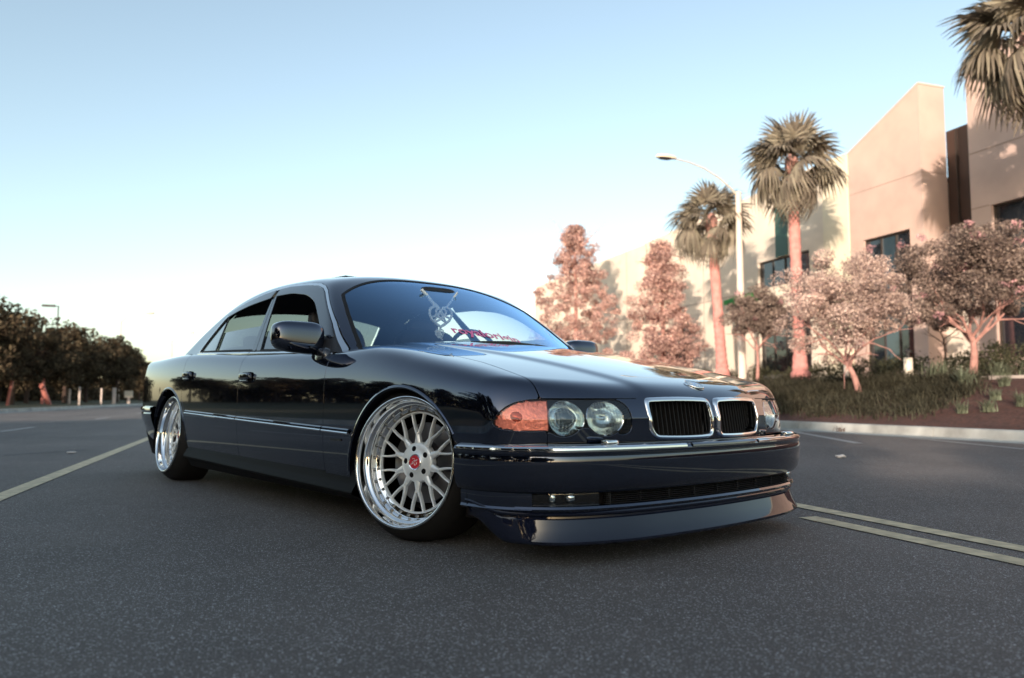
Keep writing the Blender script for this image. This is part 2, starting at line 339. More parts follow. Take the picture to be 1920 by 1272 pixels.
blk('wall_body',4.2,63.9,1.2,9.0,UF+1.65,UF+14,cream)
blk('building_wall_end',63.905,64.2,1.2,9.9,UF+.02,UF+16,cream)
blk('flat_roof',4.2,63.9,9.02,9.2,UF+1.65,UF+14,frame)
# ================= plants and street things =================
def leafm(name,col,var=.35,trans=.25,rough=.6):
    m=bpy.data.materials.new(name); m.use_nodes=True; nt=m.node_tree; nt.nodes.clear(); L=nt.links.new
    o=nt.nodes.new('ShaderNodeOutputMaterial'); d=nt.nodes.new('ShaderNodeBsdfDiffuse'); t=nt.nodes.new('ShaderNodeBsdfTranslucent'); x=nt.nodes.new('ShaderNodeMixShader'); x.inputs[0].default_value=trans
    g=nt.nodes.new('ShaderNodeNewGeometry'); mr=nt.nodes.new('ShaderNodeMapRange'); mr.inputs['To Min'].default_value=1-var; mr.inputs['To Max'].default_value=1+var; L(g.outputs['Random Per Island'],mr.inputs['Value'])
    tc=nt.nodes.new('ShaderNodeTexCoord'); n=nt.nodes.new('ShaderNodeTexNoise'); n.inputs['Scale'].default_value=1.3; L(tc.outputs['Object'],n.inputs['Vector'])
    m2=nt.nodes.new('ShaderNodeMapRange'); m2.inputs['From Min'].default_value=.3; m2.inputs['From Max'].default_value=.7; m2.inputs['To Min'].default_value=.7; m2.inputs['To Max'].default_value=1.3; L(n.outputs['Fac'],m2.inputs['Value'])
    mm=nt.nodes.new('ShaderNodeMath'); mm.operation='MULTIPLY'; L(mr.outputs[0],mm.inputs[0]); L(m2.outputs[0],mm.inputs[1])
    hs=nt.nodes.new('ShaderNodeHueSaturation'); hs.inputs['Color'].default_value=(*col,1); L(mm.outputs[0],hs.inputs['Value'])
    m3=nt.nodes.new('ShaderNodeMapRange'); m3.inputs['To Min'].default_value=.485; m3.inputs['To Max'].default_value=.515; L(g.outputs['Random Per Island'],m3.inputs['Value']); L(m3.outputs[0],hs.inputs['Hue'])
    L(hs.outputs[0],d.inputs[0]); L(hs.outputs[0],t.inputs[0]); L(d.outputs[0],x.inputs[1]); L(t.outputs[0],x.inputs[2]); L(x.outputs[0],o.inputs[0])
    return m
L_dark=leafm('dark_brown_green_leaves',(.085,.066,.044),.5,.2)
L_pink=leafm('rusty_pink_leaves',(.52,.34,.305),.6,.3)
L_tan=leafm('dusty_pink_green_leaves',(.52,.39,.34),.5,.3)
L_olive=leafm('dark_olive_leaves',(.23,.175,.15),.6,.25)
L_flower=leafm('pink_blossom',(.58,.33,.34),.2,.3)
L_frond=leafm('grey_green_frond',(.215,.190,.150),.35,.2)
L_grass=leafm('tall_grass_blades',(.070,.066,.047),.5,.25)
L_hedge=leafm('hedge_leaves',(.085,.085,.052),.5,.25)
L_tuft=leafm('pale_tuft',(.17,.19,.13),.3,.3)
barkp=mat('pinkish_bark',(.36,.19,.16),rough=.9,noise=(6,.25),bump=(20,.6,.02))
barkd=mat('dark_bark',(.07,.045,.035),rough=.95,noise=(6,.3),bump=(20,.6,.02))
palmt=mat('reddish_palm_trunk',(.52,.225,.20),rough=.9,noise=(5,.22),bump=(18,.7,.03))
polem=mat('pale_concrete_pole',(.66,.56,.48),rough=.8,noise=(3,.06))
metalp=mat('galvanised_arm',(.50,.48,.42),rough=.6)
lampm=mat('cream_lamp_housing',(.72,.62,.48),rough=.6)
darkm=mat('dark_metal',(.03,.028,.028),rough=.6)
def leaves(C,Nrm,size,rng,asp=.5,jit=.55):
    """C centres (n,3); one folded diamond leaf (2 tris) each"""
    n=len(C); d=rng.normal(size=(n,3)); d/=np.linalg.norm(d,axis=1)[:,None]
    if Nrm is not None: d=d*1.0+Nrm*.6; d/=np.linalg.norm(d,axis=1)[:,None]
    a=rng.normal(size=(n,3)); a-=d*(a*d).sum(1)[:,None]; a/=np.linalg.norm(a,axis=1)[:,None]; b=np.cross(d,a)
    s=(size*rng.uniform(1-jit,1+jit,n))[:,None]
    V=np.stack([C-a*s,C+b*s*asp+d*s*.1,C+a*s,C-b*s*asp+d*s*.1],1).reshape(-1,3)
    F=np.arange(n*4).reshape(n,4); return V,F
def crown_pts(rng,n,shape,clumps,cr,seed_pts=None):
    """shape(rng,k)->centres of clumps inside crown; leaves gather on shells of the clumps"""
    cc=shape(rng,clumps); k=rng.integers(0,clumps,n); d=rng.normal(size=(n,3)); d/=np.linalg.norm(d,axis=1)[:,None]
    r=cr*rng.uniform(.25,1.0,n)**.5*rng.uniform(.6,1.3,clumps)[k]
    P=cc[k]+d*r[:,None]*np.array([1,1,.75]); return P,d,cc
def ell(rx,ry,rz,zc,hollow=.35,low=-.75):
    def f(rng,k):
        out=[]
        while len(out)<k:
            p=rng.uniform(-1,1,3); q=np.linalg.norm(p)
            if q<1 and q>hollow*rng.uniform(.3,1) and p[2]>low: out.append(p*np.array([rx,ry,rz])*(.72+.40*rng.random())+np.array([0,0,zc]))
        return np.array(out)
    return f
def cone(r,z0,z1,pw=.8,lump=.25):
    def f(rng,k):
        t=rng.uniform(0,1,k)**1.25; a=rng.uniform(0,2*np.pi,k); q=rng.uniform(.0,1,k)**.5; w=r*(1-t)**pw*(.75+lump*np.sin(a*3+t*9)+.2*rng.random(k))+.15
        w=w*np.clip(.55+t*4,0,1)
        return np.stack([w*q*np.cos(a),w*q*np.sin(a),z0+(z1-z0)*t],1)
    return f
def limb(b,p,d,L,r,rng,depth,n=5,droop=0):
    pts=[Vector(p)]; dd=Vector(d).normalized()
    for i in range(n):
        dd=(dd+Vector(rng.normal(0,.10,3))+Vector((0,0,-droop))).normalized(); pts.append(pts[-1]+dd*L/n)
    b.tube(pts,[r*(1-.55*i/n) for i in range(n+1)],7)
    if depth>0:
        for k in range(3 if depth>1 else 2):
            i=rng.integers(2,n+1); nd=(dd+Vector(rng.normal(0,.55,3))).normalized(); limb(b,pts[i],nd,L*.62,r*.5,rng,depth-1,4,droop)
def tree(name,label,cat,loc,group,seed,shape,nleaf,leaf,clumps,cr,lm,bm,trunk_h,trunk_r,limbs=5,limb_l=1.4,lean=(0,0),flowers=0,up=.9,trunks=1,flow_f=None,scale=1,rz=0):
    rng=np.random.default_rng(seed); e=empty(name,loc,rz); e.scale=(scale,)*3; tag(e,label,cat,group)
    b=MB()
    for t in range(trunks):
        a=2*math.pi*t/max(1,trunks)+.4; off=Vector((math.cos(a),math.sin(a),0))*(.0 if trunks==1 else .10)
        top=Vector((lean[0],lean[1],trunk_h))+off*1.5; pts=[off+(top-off)*q+Vector((0.04*math.sin(3*q+t),.03*math.cos(4*q),0)) for q in np.linspace(0,1,7)]
        b.tube([p-Vector((0,0,.15)) if i==0 else p for i,p in enumerate(pts)],[trunk_r*(1.25-.5*i/6) for i in range(7)],10)
        for k in range(limbs):
            q=2*math.pi*(k+.5*rng.random())/limbs; limb(b,pts[-1 if k%2 else -2],(math.cos(q)*.8,math.sin(q)*.8,up*rng.uniform(.7,1.3)),limb_l*rng.uniform(.8,1.2),trunk_r*.55,rng,2)
    b.build('trunk',bm,e,smooth='auto')
    P,d,cc=crown_pts(rng,nleaf,shape,clumps,cr); P=P+np.array([lean[0],lean[1],0]); V,F=leaves(P,d,leaf,rng); mesh('crown',V,F,lm,e)
    if flowers:
        o=cc[rng.choice(len(cc),flowers,replace=False)]+np.array([lean[0],lean[1],0]); ctr=o.mean(0); dirn=(o-ctr); dirn/=np.linalg.norm(dirn,axis=1)[:,None]; o=o+dirn*cr*.9+np.array([0,0,.08])
        for q in o:
            V,F=leaves(q+rng.normal(0,.060,(46,3))*np.array([1,1,.7]),None,.024,rng,.8); mesh('blossom',V,F,L_flower,e)
    return e
def copy_tree(o,loc,rz,sc,label=None,parent=None):
    c=o.copy(); COL.objects.link(c)
    if parent is None: c.location=loc; c.rotation_euler=(0,0,rz); c.scale=sc if hasattr(sc,'__len__') else (sc,)*3
    else: c.parent=parent
    if label: c['label']=label
    for ch_ in o.children: copy_tree(ch_,None,None,None,None,c)
    return c
def gz(u): return float(bank_z(np.array(u),0))
# ---- palms ----
def frond_mesh(seed,droop):
    rng=np.random.default_rng(seed); b=MB(); L=.75
    # petiole
    b.tube([(0,0,0),(.35,0,.03),(L,0,-.02-droop*.1)],[.022,.016,.012],5)
    V=[];F=[]; nb=26
    for k in range(nb):
        a=math.radians(-118+236*k/(nb-1))*1.0; ln=(.92-.22*abs(a)/2.1)*rng.uniform(.9,1.06)
        dx,dy=math.cos(a),math.sin(a); px,py=-dy,dx
        prev=None
        for i,(t,w) in enumerate(((.03,.012),(.35,.040),(.65,.034),(.88,.016),(1.0,.002))):
            r=ln*t; z=-droop*(.10*t+.75*t**2.6)*(1+.25*rng.random()) -.10*abs(math.sin(a))*t + .02*((k%2)*2-1)*(t<.7)
            rr=r*(1-.28*droop*t*t)
            c=Vector((L+dx*rr,dy*rr,-.02-droop*.1+z)); q=Vector((px,py,.45*((k%2)*2-1)))*w
            V+=[c-q,c+q]
            if prev is not None: m=len(V); F.append((m-4,m-3,m-1,m-2))
            prev=1
    b.add(V,F); me_o=b.build('frond',L_frond,None); me=me_o.data; bpy.data.objects.remove(me_o); return me
FR=[frond_mesh(i,d) for i,d in enumerate((.12,.3,.45,.6,.8,1.0))]
def palm(loc,h,r,label,seed,nf=46,sc=1.0,lean=(0,0),seg=True,up=1.0):
    rng=np.random.default_rng(seed); e=empty('palm_tree',loc,0); tag(e,label,'palm tree','tall fan palms in front of the building')
    pts=[];rad=[]
    n=84
    for i in range(n+1):
        t=i/n; pts.append((lean[0]*t,lean[1]*t,h*t-.1*(i==0))); rad.append(r*(0.80*max(0,1-t*5)**2+1.0-.16*t)*(1+.055*math.sin(i*2.1)+.03*rng.normal()))
    MB().tube(pts,rad,14).build('trunk',palmt,e,smooth='auto')
    # shaggy boss under the crown
    MB().tube([(lean[0],lean[1],h-.35),(lean[0],lean[1],h-.1),(lean[0],lean[1],h+.15),(lean[0],lean[1],h+.4)],[r*.86,r*1.2,r*1.1,r*.4],12).build('crown_boss',barkp,e,smooth='auto')
    for k in range(nf):
        f=k/(nf-1); el=math.radians(86-112*f**.95+rng.normal(0,10)); az=k*2.39996+rng.normal(0,.12)
        me=FR[min(5,max(0,int(f*6+rng.normal(0,.5))))]
        o=bpy.data.objects.new('frond',me); COL.objects.link(o); o.parent=e
        o.location=(lean[0]+.08*math.cos(az),lean[1]+.08*math.sin(az),h+.18-.30*f)
        o.rotation_euler=(rng.normal(0,.18),-el,az); s=sc*rng.uniform(.88,1.1)*(1.0 if f>.15 else .9); o.scale=(s,s,s)
    return e
p1=palm(W(19,28.1,gz(19)),7.05,.235,'middle-height fan palm left of the others with its trunk beside the street lamp pole',11,sc=1.15,nf=31,lean=(-.35,.1))
p2=palm(W(19,23.25,gz(19)),8.15,.22,'fan palm with full crown standing in front of the cream wall and green strip',12,sc=1.20,nf=34,lean=(-.1,0))
p3=palm(W(19,14.0,gz(19)),8.75,.24,'nearest fan palm, cut by the top right corner of the picture',13,sc=1.28,nf=38)
# ---- street trees on the right ----
tree('conifer_tree','rusty pink leafy conical tree, the taller one just right of the windscreen','tree',W(19.4,44.6,gz(19)),'conical rusty trees by the cream wall',21,cone(3.5,1.0,10.3,.62),52000,.060,300,.46,L_pink,barkp,8.5,.12,limbs=6,limb_l=1.4)
tree('conifer_tree','narrower rusty pink conical tree between the taller one and the street lamp','tree',W(19.6,34.2,gz(19)),'conical rusty trees by the cream wall',22,cone(2.35,.8,7.2,.62),38000,.052,230,.38,L_pink,barkp,5.8,.10,limbs=6,limb_l=1.1)
tree('crepe_myrtle','dusty pink crepe myrtle with leaning pale trunk in the middle of the bank','tree',W(12.9,13.85,gz(12.9)),'crepe myrtles on the planted bank',23,ell(1.42,1.42,1.22,1.95,.25,-.85),42000,.026,100,.32,L_tan,barkp,.72,.06,limbs=6,limb_l=.8,lean=(-.30,.0),flowers=10)
tree('crepe_myrtle','dark olive crepe myrtle with pink blossom clusters and a pink-lit trunk at the right','tree',W(15.5,13.2,gz(15.5)+.02),'crepe myrtles on the planted bank',24,ell(1.75,1.75,1.32,2.40,.25,-.72),40000,.030,105,.34,L_olive,barkp,.95,.075,limbs=7,limb_l=.9,flowers=26)
tree('crepe_myrtle','small dark crepe myrtle behind the street lamp pole','tree',W(17.6,23.9,gz(17.6)),'crepe myrtles on the planted bank',25,ell(1.25,1.25,.95,2.55,.3,-.8),22000,.036,60,.34,L_olive,barkp,1.5,.055,limbs=5,limb_l=.9,flowers=9)
tree('crepe_myrtle','thin far crepe myrtle in front of the lit wall between two dark windows','tree',W(21.0,18.9,gz(21)),'crepe myrtles on the planted bank',26,ell(.95,.95,.75,2.2,.3,-.8),7000,.045,36,.3,L_olive,barkd,1.3,.035,limbs=4,limb_l=.7,flowers=3)
# ---- tall grass, hedge, tufts ----
def blades(P,h,w,rng,bend=.5,seg=3):
    n=len(P); az=rng.uniform(0,2*np.pi,n); d=np.stack([np.cos(az),np.sin(az),0*az],1); s=np.stack([-np.sin(az),np.cos(az),0*az],1); hh=h*rng.uniform(.6,1.2,n); bb=bend*rng.uniform(.4,1.3,n)
    rows=[]
    for i in range(seg+1):
        t=i/seg; c=P+np.array([0,0,1.])*(hh*(t-.35*bb*t*t))[:,None]+d*(hh*bb*t**1.8)[:,None]; ww=w*(1-t)**.7
        rows+= [c-s*ww,c+s*ww]
    V=np.stack(rows,1).reshape(-1,3); k=2*(seg+1); base=np.arange(n)[:,None]*k
    F=np.concatenate([base+np.array([2*i,2*i+1,2*i+3,2*i+2]) for i in range(seg)],0); return V,F
rng=np.random.default_rng(5)
def grass_region(n):
    P=[]
    while len(P)<n:
        u=rng.uniform(10.75,15.0); v=rng.uniform(9.6,38) if rng.random()<.7 else rng.uniform(9.6,20)
        # the planting thins out to bare bark at the near end
        lim=10.3+.55*(u-11.3)+.25*math.sin(u*2.3)
        if v<lim: continue
        if u<11.2 and rng.random()<.6: continue
        P.append((u,v))
    return np.array(P)
cl=grass_region(1500); P=np.repeat(cl,26,0)+rng.normal(0,.16,(len(cl)*26,2)); P=P[P[:,0]>10.15]; P3=np.c_[P,bank_z(P[:,0],0)-.02]
hv_=.31*(1+.35*np.sin(P[:,0]*3.1+P[:,1]*1.7)); V,F=blades(P3,hv_,.011,rng,.95); o=mesh('tall_grass',V,F,L_grass); o.rotation_euler=(0,0,ROTZ); o['kind']='stuff'
def shrub(name,label,cat,group,u,v,rx,ry,rz,n,leaf,lm,seed,z0=None,asp=.5):
    rg=np.random.default_rng(seed); e=empty(name,W(u,v,gz(u) if z0 is None else z0),ROTZ); tag(e,label,cat,group)
    C=ell(rx,ry,rz,rz*.9,.2,-.9)(rg,26); k=rg.integers(0,26,n); P=C[k]+rg.normal(0,.11,(n,3)); P[:,2]=np.abs(P[:,2]); V,F=leaves(P,None,leaf,rg,asp); mesh('foliage',V,F,lm,e)
    b=MB()
    for q in range(5):
        a=q*1.26; limb(b,(0,0,-.03),(math.cos(a)*.6,math.sin(a)*.6,1),rz*1.2,.015,rg,1,4)
    b.build('stem',barkd,e); return e
hl=['clipped hedge shrub below the lit wall left of the first door','clipped hedge shrub left of the tall palm base','clipped hedge shrub right of the tall palm base','clipped hedge shrub beside the leaning myrtle trunk','clipped hedge shrub left of the pale bollard','clipped hedge shrub right of the pale bollard','clipped hedge shrub under the right-hand wall','clipped hedge shrub behind the pink-lit trunk','clipped hedge shrub right of the pink-lit trunk','clipped hedge shrub under the blue windows','clipped hedge shrub at the right edge of the picture','clipped hedge shrub at the far left of the hedge row','clipped hedge shrub behind the lamp pole']
hv=[(20.3,27.6),(20.2,25.2),(20.0,22.9),(19.6,21.2),(19.0,19.6),(18.4,17.9),(18.4,15.6),(17.9,14.5),(17.6,13.4),(17.4,12.4),(17.2,11.3),(20.6,32.0),(20.5,29.8)]
for i,((u,v),lb) in enumerate(zip(hv,hl)): shrub('hedge_shrub',lb,'hedge','low hedge along the foot of the building',u,v,.62,.85,.42,2600,.032,L_hedge,100+i)
def tuft(label,u,v,s,seed):
    rg=np.random.default_rng(seed); n=90; P=np.c_[rg.normal(0,.05*s,(n,2)),np.zeros(n)]; V,F=blades(P,.34*s,.012*s,rg,.8); o=mesh('grass_tuft',V,F,L_tuft); o.location=W(u,v,gz(u)-.01); o.rotation_euler=(0,0,ROTZ); tag(o,label,'plant','pale tufts planted in the bark'); return o
tl=[(11.41,9.95,.8,'small pale tuft low on the bark, left of the other low tuft'),(11.55,9.57,.8,'small pale tuft low on the bark, right of its neighbour'),(12.37,10.11,.75,'small pale tuft halfway up the bark bank'),(15.75,12.7,1.5,'large pale tuft on the walkway edge right of the pink-lit trunk'),(15.75,12.0,1.6,'large pale tuft on the walkway edge near the picture edge'),(13.48,10.82,.9,'faint tuft just below the pink walkway edging'),(11.94,9.28,.9,'pale tuft on the bark bank at the right picture edge'),(14.6,13.3,1.7,'pale spiky clump where the grass meets the bark'),(13.4,11.6,1.5,'yellowish spiky clump below the other at the end of the grass')]
for i,(u,v,s,lb) in enumerate(tl): tuft(lb,u,v,s,300+i)
# fallen bits of bark and weeds on the kerb
def bollard(u,v,lb):
    e=empty('bollard_light',W(u,v,gz(u)-.02),ROTZ); tag(e,lb,'bollard','pale bollard lights in the hedge')
    MB().tube([(0,0,0),(0,0,.62),(0,0,.66)],[.115,.115,.105],20).build('post',mat('pale_post',(.72,.64,.52),rough=.7) if 'pale_post' not in MATS else MATS['pale_post'],e,smooth='auto')
    MB().tube([(0,0,.66),(0,0,.80)],[.05,.05],16).build('lamp_neck',darkm,e,smooth='auto'); MB().tube([(0,0,.80),(0,0,.84),(0,0,.90)],[.10,.10,.04],20).build('cap',darkm,e,smooth='auto')
bollard(17.0,18.7,'pale bollard light left, beside the leaning myrtle trunk'); bollard(17.0,16.45,'pale bollard light right, in front of the dark doorway')
# ---- street lamp ----
e=empty('street_lamp',W(19,26.75,gz(19)),ROTZ); tag(e,'tall pale street lamp with curved arm reaching left over the palm','street lamp')
MB().tube([(0,0,-.1),(0,0,3),(0,0,8.0)],[.17,.15,.115],12).build('pole',polem,e,smooth='auto')
arm=[(0,0,7.8),(-.35,0,8.12),(-.9,0,8.50),(-1.6,0,8.83),(-2.3,0,9.02),(-2.95,0,9.10)]
MB().tube(arm,[.045,.042,.04,.037,.034,.032],8).build('arm',metalp,e,smooth='auto')
V,F=sq((-3.35,0,9.13),(.46,.17,.10),.7,.8,24,12); V=[Vector((v.x,v.y*(1 if v.x<-3.3 else .75),max(v.z,9.085))) for v in V]
lh=MB().add(V,F).build('lamp_head',lampm,e,smooth='auto'); V,F=sq((-3.42,0,9.075),(.30,.13,.055),.8,.8,20,8); MB().add(V,F).build('lamp_glass',darkm,lh,smooth=True)
# ---- left side: trees, posts, sign, lamps ----
src={}
KINDT=[('dense dark rounded',dict(shape=ell(3.6,3.6,3.3,4.6,.35,-.85),nleaf=15000,leaf=.15,clumps=130,cr=.85)),('spreading dark',dict(shape=ell(4.4,4.4,2.9,4.3,.35,-.75),nleaf=16000,leaf=.16,clumps=140,cr=.95)),('upright dark',dict(shape=ell(2.6,2.6,3.7,4.8,.3,-.9),nleaf=12000,leaf=.14,clumps=110,cr=.75))]
def lt(kind,u,v,sc,rz,label,grp='dark trees across the road'):
    loc=W(u,v,.2)
    if kind not in src:
        src[kind]=tree('roadside_tree',label,'tree',loc,grp,40+kind,KINDT[kind][1]['shape'],KINDT[kind][1]['nleaf'],KINDT[kind][1]['leaf'],KINDT[kind][1]['clumps'],KINDT[kind][1]['cr'],L_dark,barkd,3.0,.19,limbs=6,limb_l=2.2,rz=rz); src[kind].scale=sc if hasattr(sc,'__len__') else (sc,)*3
        return src[kind]
    return copy_tree(src[kind],loc,rz,sc,label)
LT=[(1,-15,50,1.0,0,'dark tree cut by the left edge of the picture'),
(0,-14.5,58,.92,1,'dark tree second from the left edge'),
(1,-16,68,.95,2,'wide dark tree behind the leaning red stake'),
(0,-15,76,1.05,3,'tallest dark rounded tree in the middle of the left group'),
(1,-15.5,88,1.08,4,'dark spreading tree over the white posts'),
(2,-15,104,1.1,5,'dark upright tree above the pale sign'),
(2,-17,128,1.15,1,'farthest dark tree, next to the car boot'),
(0,-19,96,1.1,2.2,'dark rounded tree filling the gap behind the white posts'),
(2,-20,62,1.0,.5,'dark upright tree behind the second one from the left edge'),
(1,-21,80,1.05,1.1,'wide dark tree in the back row of the left group'),
(0,-18,150,1.1,2.9,'small far dark tree low beside the boot')]
for k,u,v,s,r,lb in LT: lt(k,u,v,s*.84,r,lb)
# the same row goes on behind the camera: it shades the road and shows in the paint
bv=list(np.arange(44,-46,-5.6))
words=['first','second','third','fourth','fifth','sixth','seventh','eighth','ninth','tenth','eleventh','twelfth','thirteenth','fourteenth','fifteenth','sixteenth','seventeenth']
for i,v in enumerate(bv):
    lt((i*2+1)%3,(-31 if v>9 else -15.5)-1.5*(i%2),v+RNG.uniform(-.8,.8),RNG.uniform(.92,1.12)*(.70 if v>9 else 1.0),RNG.uniform(0,6),'%s dark roadside tree back from the left edge, outside the picture'%(words[i] if i<17 else 'last'))
# brush under and behind the trees
rg=np.random.default_rng(77); n=52000; vv=rg.uniform(-55,190,n); uu=rg.normal(0,1.3,n)+np.where((vv>6)&(vv<50),-37,-24); top=2.6+.7*np.sin(vv*.37)+.5*np.sin(vv*.91+1); zz=top*rg.uniform(0,1,n)**.8
V,F=leaves(np.c_[uu,vv,zz+.3],None,.26,rg,.6); o=mesh('dark_undergrowth',V,F,L_dark); o.rotation_euler=(0,0,ROTZ); o['kind']='stuff'
def post(u,v,h,w,m,label,lean=0,name='marker_post',cat='post'):
    o=MB().box((0,0,h/2-.05),(w,w,h+.1)).build(name,m); o.location=W(u,v,.17); o.rotation_euler=(0,lean,ROTZ); tag(o,label,cat,'posts on the grass verge'); return o
whp=mat('white_post_paint',(.60,.50,.44),rough=.7); redp=mat('red_lit_stake',(.42,.14,.11),rough=.8)
post(-10.7,72.8,1.35,.24,whp,'thick white post by the kerb near the sign'); post(-11.0,60.2,1.25,.12,whp,'thin pale post left of the thick white one'); post(-10.9,68,1.25,.12,whp,'thin brownish post just left of the thick white one'); post(-13.5,70,1.2,.14,whp,'far thin post between two pale ones')
post(-13.2,52,1.9,.13,redp,'tall reddish stake leaning at the left',.12); post(-14.5,66,1.9,.18,redp,'short upright reddish stake'); post(-13.2,62,1.6,.28,redp,'thick reddish stake leaning right',-.35)
e=empty('small_sign',W(-10.4,79,.16),ROTZ); tag(e,'small blank cream sign on a short post at the kerb by the car boot','sign')
MB().box((0,0,.25),(.22,.14,.6)).build('post',whp,e); MB().box((0,-.09,.86),(.72,.05,.62)).build('sign_board',MATS.get('sign_cream') or mat('sign_cream',(.72,.62,.48),rough=.6),e)
e=empty('area_light',W(-26,125,.3),ROTZ); tag(e,'thin dark pole with a box lamp head above the left trees','street lamp','lamps over the left trees')
MB().tube([(0,0,0),(0,0,13.6)],[.12,.09],8).build('pole',darkm,e); MB().box((-1.2,0,13.55),(1.7,.55,.30)).build('lamp_head',darkm,e); MB().tube([(0,0,13.5),(-.5,0,13.55)],[.05,.05],6).build('arm',darkm,e)
e=empty('cobra_lamp',W(-16,112,.2),ROTZ); tag(e,'pale curved-arm street lamp head just above the left trees','street lamp','lamps over the left trees')
MB().tube([(0,0,0),(0,0,10.5)],[.13,.09],8).build('pole',polem,e); MB().tube([(0,0,10.4),(.6,0,11.0),(1.6,0,11.5),(2.9,0,11.75)],[.07,.06,.05,.045],7).build('arm',metalp,e)
V,F=sq((3.4,0,11.75),(.62,.22,.14),.7,.8,20,10); MB().add(V,F).build('lamp_head',lampm,e,smooth=True)
e=empty('cobra_lamp',W(-12,137,.2),ROTZ); tag(e,'distant pale lamp pole beside the car boot','street lamp','lamps over the left trees')
MB().tube([(0,0,0),(0,0,9.8)],[.16,.10],8).build('pole',polem,e); MB().tube([(0,0,9.7),(.8,0,10.6),(2.6,0,11.3)],[.06,.05,.04],7).build('arm',metalp,e); V,F=sq((3.0,0,11.3),(.48,.17,.11),.7,.8,20,10); MB().add(V,F).build('lamp_head',lampm,e,smooth=True)
# litter on the road
o=MB(); V,F=sq((0,0,.012),(.055,.03,.014),.8,.9,12,6); o.add([v+Vector((0,0,.006*math.sin(v.x*90))) for v in V],F); o=o.build('paper_scrap',mat('crumpled_paper',(.75,.66,.60),rough=.9)); o.location=W(5.46,6.14,.004); tag(o,'small crumpled white paper scrap lying on the asphalt right of the car','litter')
V,F=sq((0,0,.006),(.05,.035,.008),.8,.9,12,6); o=MB().add(V,F).build('paper_scrap',MATS['crumpled_paper']); o.location=W(-1.75,9.3,.004); tag(o,'tiny pale scrap on the asphalt beyond the left yellow line','litter')
for i,(u,v,lb) in enumerate(((9.70,13.2,'weed tuft at the kerb foot, left one'),(9.70,10.9,'weed tuft at the kerb foot, right one'))):
    rg=np.random.default_rng(60+i); P=np.c_[rg.normal(0,.06,(50,2)),np.zeros(50)]; V,F=blades(P,.13,.007,rg,.9); o=mesh('kerb_weed',V,F,L_olive); o.location=W(u,v,.01); tag(o,lb,'weed','weeds growing at the kerb')

# ---------- numeric helpers ----------
class Spl:
    """natural cubic spline, linear outside"""
    def __init__(s,pts):
        pts=sorted(pts); x=np.array([p[0] for p in pts],float); y=np.array([p[1] for p in pts],float)
        n=len(x); h=np.diff(x); A=np.zeros((n,n)); r=np.zeros(n); A[0,0]=A[-1,-1]=1
        for i in range(1,n-1):
            A[i,i-1]=h[i-1];A[i,i]=2*(h[i-1]+h[i]);A[i,i+1]=h[i]
            r[i]=6*((y[i+1]-y[i])/h[i]-(y[i]-y[i-1])/h[i-1])
        s.x,s.y,s.m,s.h=x,y,np.linalg.solve(A,r),h
        s.s0=(y[1]-y[0])/h[0]-h[0]*(s.m[1])/6
        s.s1=(y[-1]-y[-2])/h[-1]+h[-1]*(s.m[-2])/6
    def __call__(s,t):
        t=np.asarray(t,float); tc=np.clip(t,s.x[0],s.x[-1])
        i=np.clip(np.searchsorted(s.x,tc,side='right')-1,0,len(s.x)-2)
        h=s.h[i]; a=(s.x[i+1]-tc)/h; b=(tc-s.x[i])/h
        v=a*s.y[i]+b*s.y[i+1]+((a**3-a)*s.m[i]+(b**3-b)*s.m[i+1])*h*h/6
        return v+np.where(t<s.x[0],(t-s.x[0])*s.s0,0)+np.where(t>s.x[-1],(t-s.x[-1])*s.s1,0)
def smax(a,b,k):
    h=np.clip(1-np.abs(a-b)/k,0,1); return np.maximum(a,b)+h*h*h*k/6
def sig(t): return 1/(1+np.exp(-np.clip(t,-40,40)))
# ---------- lower body ----------
B_w=Spl([(-4.30,.80),(-4.0,.865),(-3.6,.905),(-3.07,.925),(-2.4,.93),(-1.2,.93),(-.4,.928),(0,.925),(.3,.908),(.5,.885),(.7,.86),(.9,.83)])
P_z=Spl([(.08,-.060),(.16,-.034),(.24,-.013),(.32,-.003),(.40,0),(.52,0),(.60,-.0008),(.64,-.0028),(.68,-.0080),(.72,-.0155),(.78,-.029),(.84,-.0445),(.95,-.08)])
H_c=Spl([(-4.35,.86),(-4.15,.885),(-3.8,.905),(-3.4,.915),(-2.6,.905),(-1.8,.88),(-1.0,.865),(-.6,.872),(-.45,.862),(-.3,.840),(0,.793),(.25,.747),(.45,.704),(.6,.668),(.72,.634),(.80,.603),(.86,.572),(.95,.51)])
Y_cr=Spl([(-.60,.60),(-.3,.56),(0,.495),(.25,.435),(.5,.39),(.65,.362),(.78,.345),(.9,.34)])
X_f=Spl([(0,.842),(.15,.838),(.30,.820),(.42,.795),(.54,.764),(.66,.720),(.76,.668),(.84,.605),(.95,.49)])
X_r=Spl([(0,-4.215),(.3,-4.205),(.55,-4.165),(.72,-4.10),(.84,-4.01),(.95,-3.86)])
def F_side(x,y,z):
    return np.abs(y)-(B_w(x)+P_z(z+.026*x))
H_s=Spl([(-4.35,.80),(-4.2,.845),(-3.8,.872),(-3.1,.882),(-2.6,.876),(-1.6,.833),(-.9,.812),(-.66,.806),(-.45,.812),(-.3,.808),(0,.764),(.25,.717),(.45,.675),(.6,.640),(.72,.606),(.80,.575),(.86,.545),(.95,.49)])
def F_top(x,y,z):
    ay=np.abs(y); hc=H_c(x)
    cr=.0085*(sig((Y_cr(x)-ay)/.014)-1)*np.clip((x+.75)/.5,0,1)
    return (z-(hc+cr-(hc-H_s(x)-.004)*(ay/.80)**2))*.985
def F_front(x,y,z):
    dz=z-.50
    lean=np.where(dz>0,.28*dz+1.2*dz*dz,-.04*dz)
    return (x-(X_f(np.abs(y))-lean))*.93
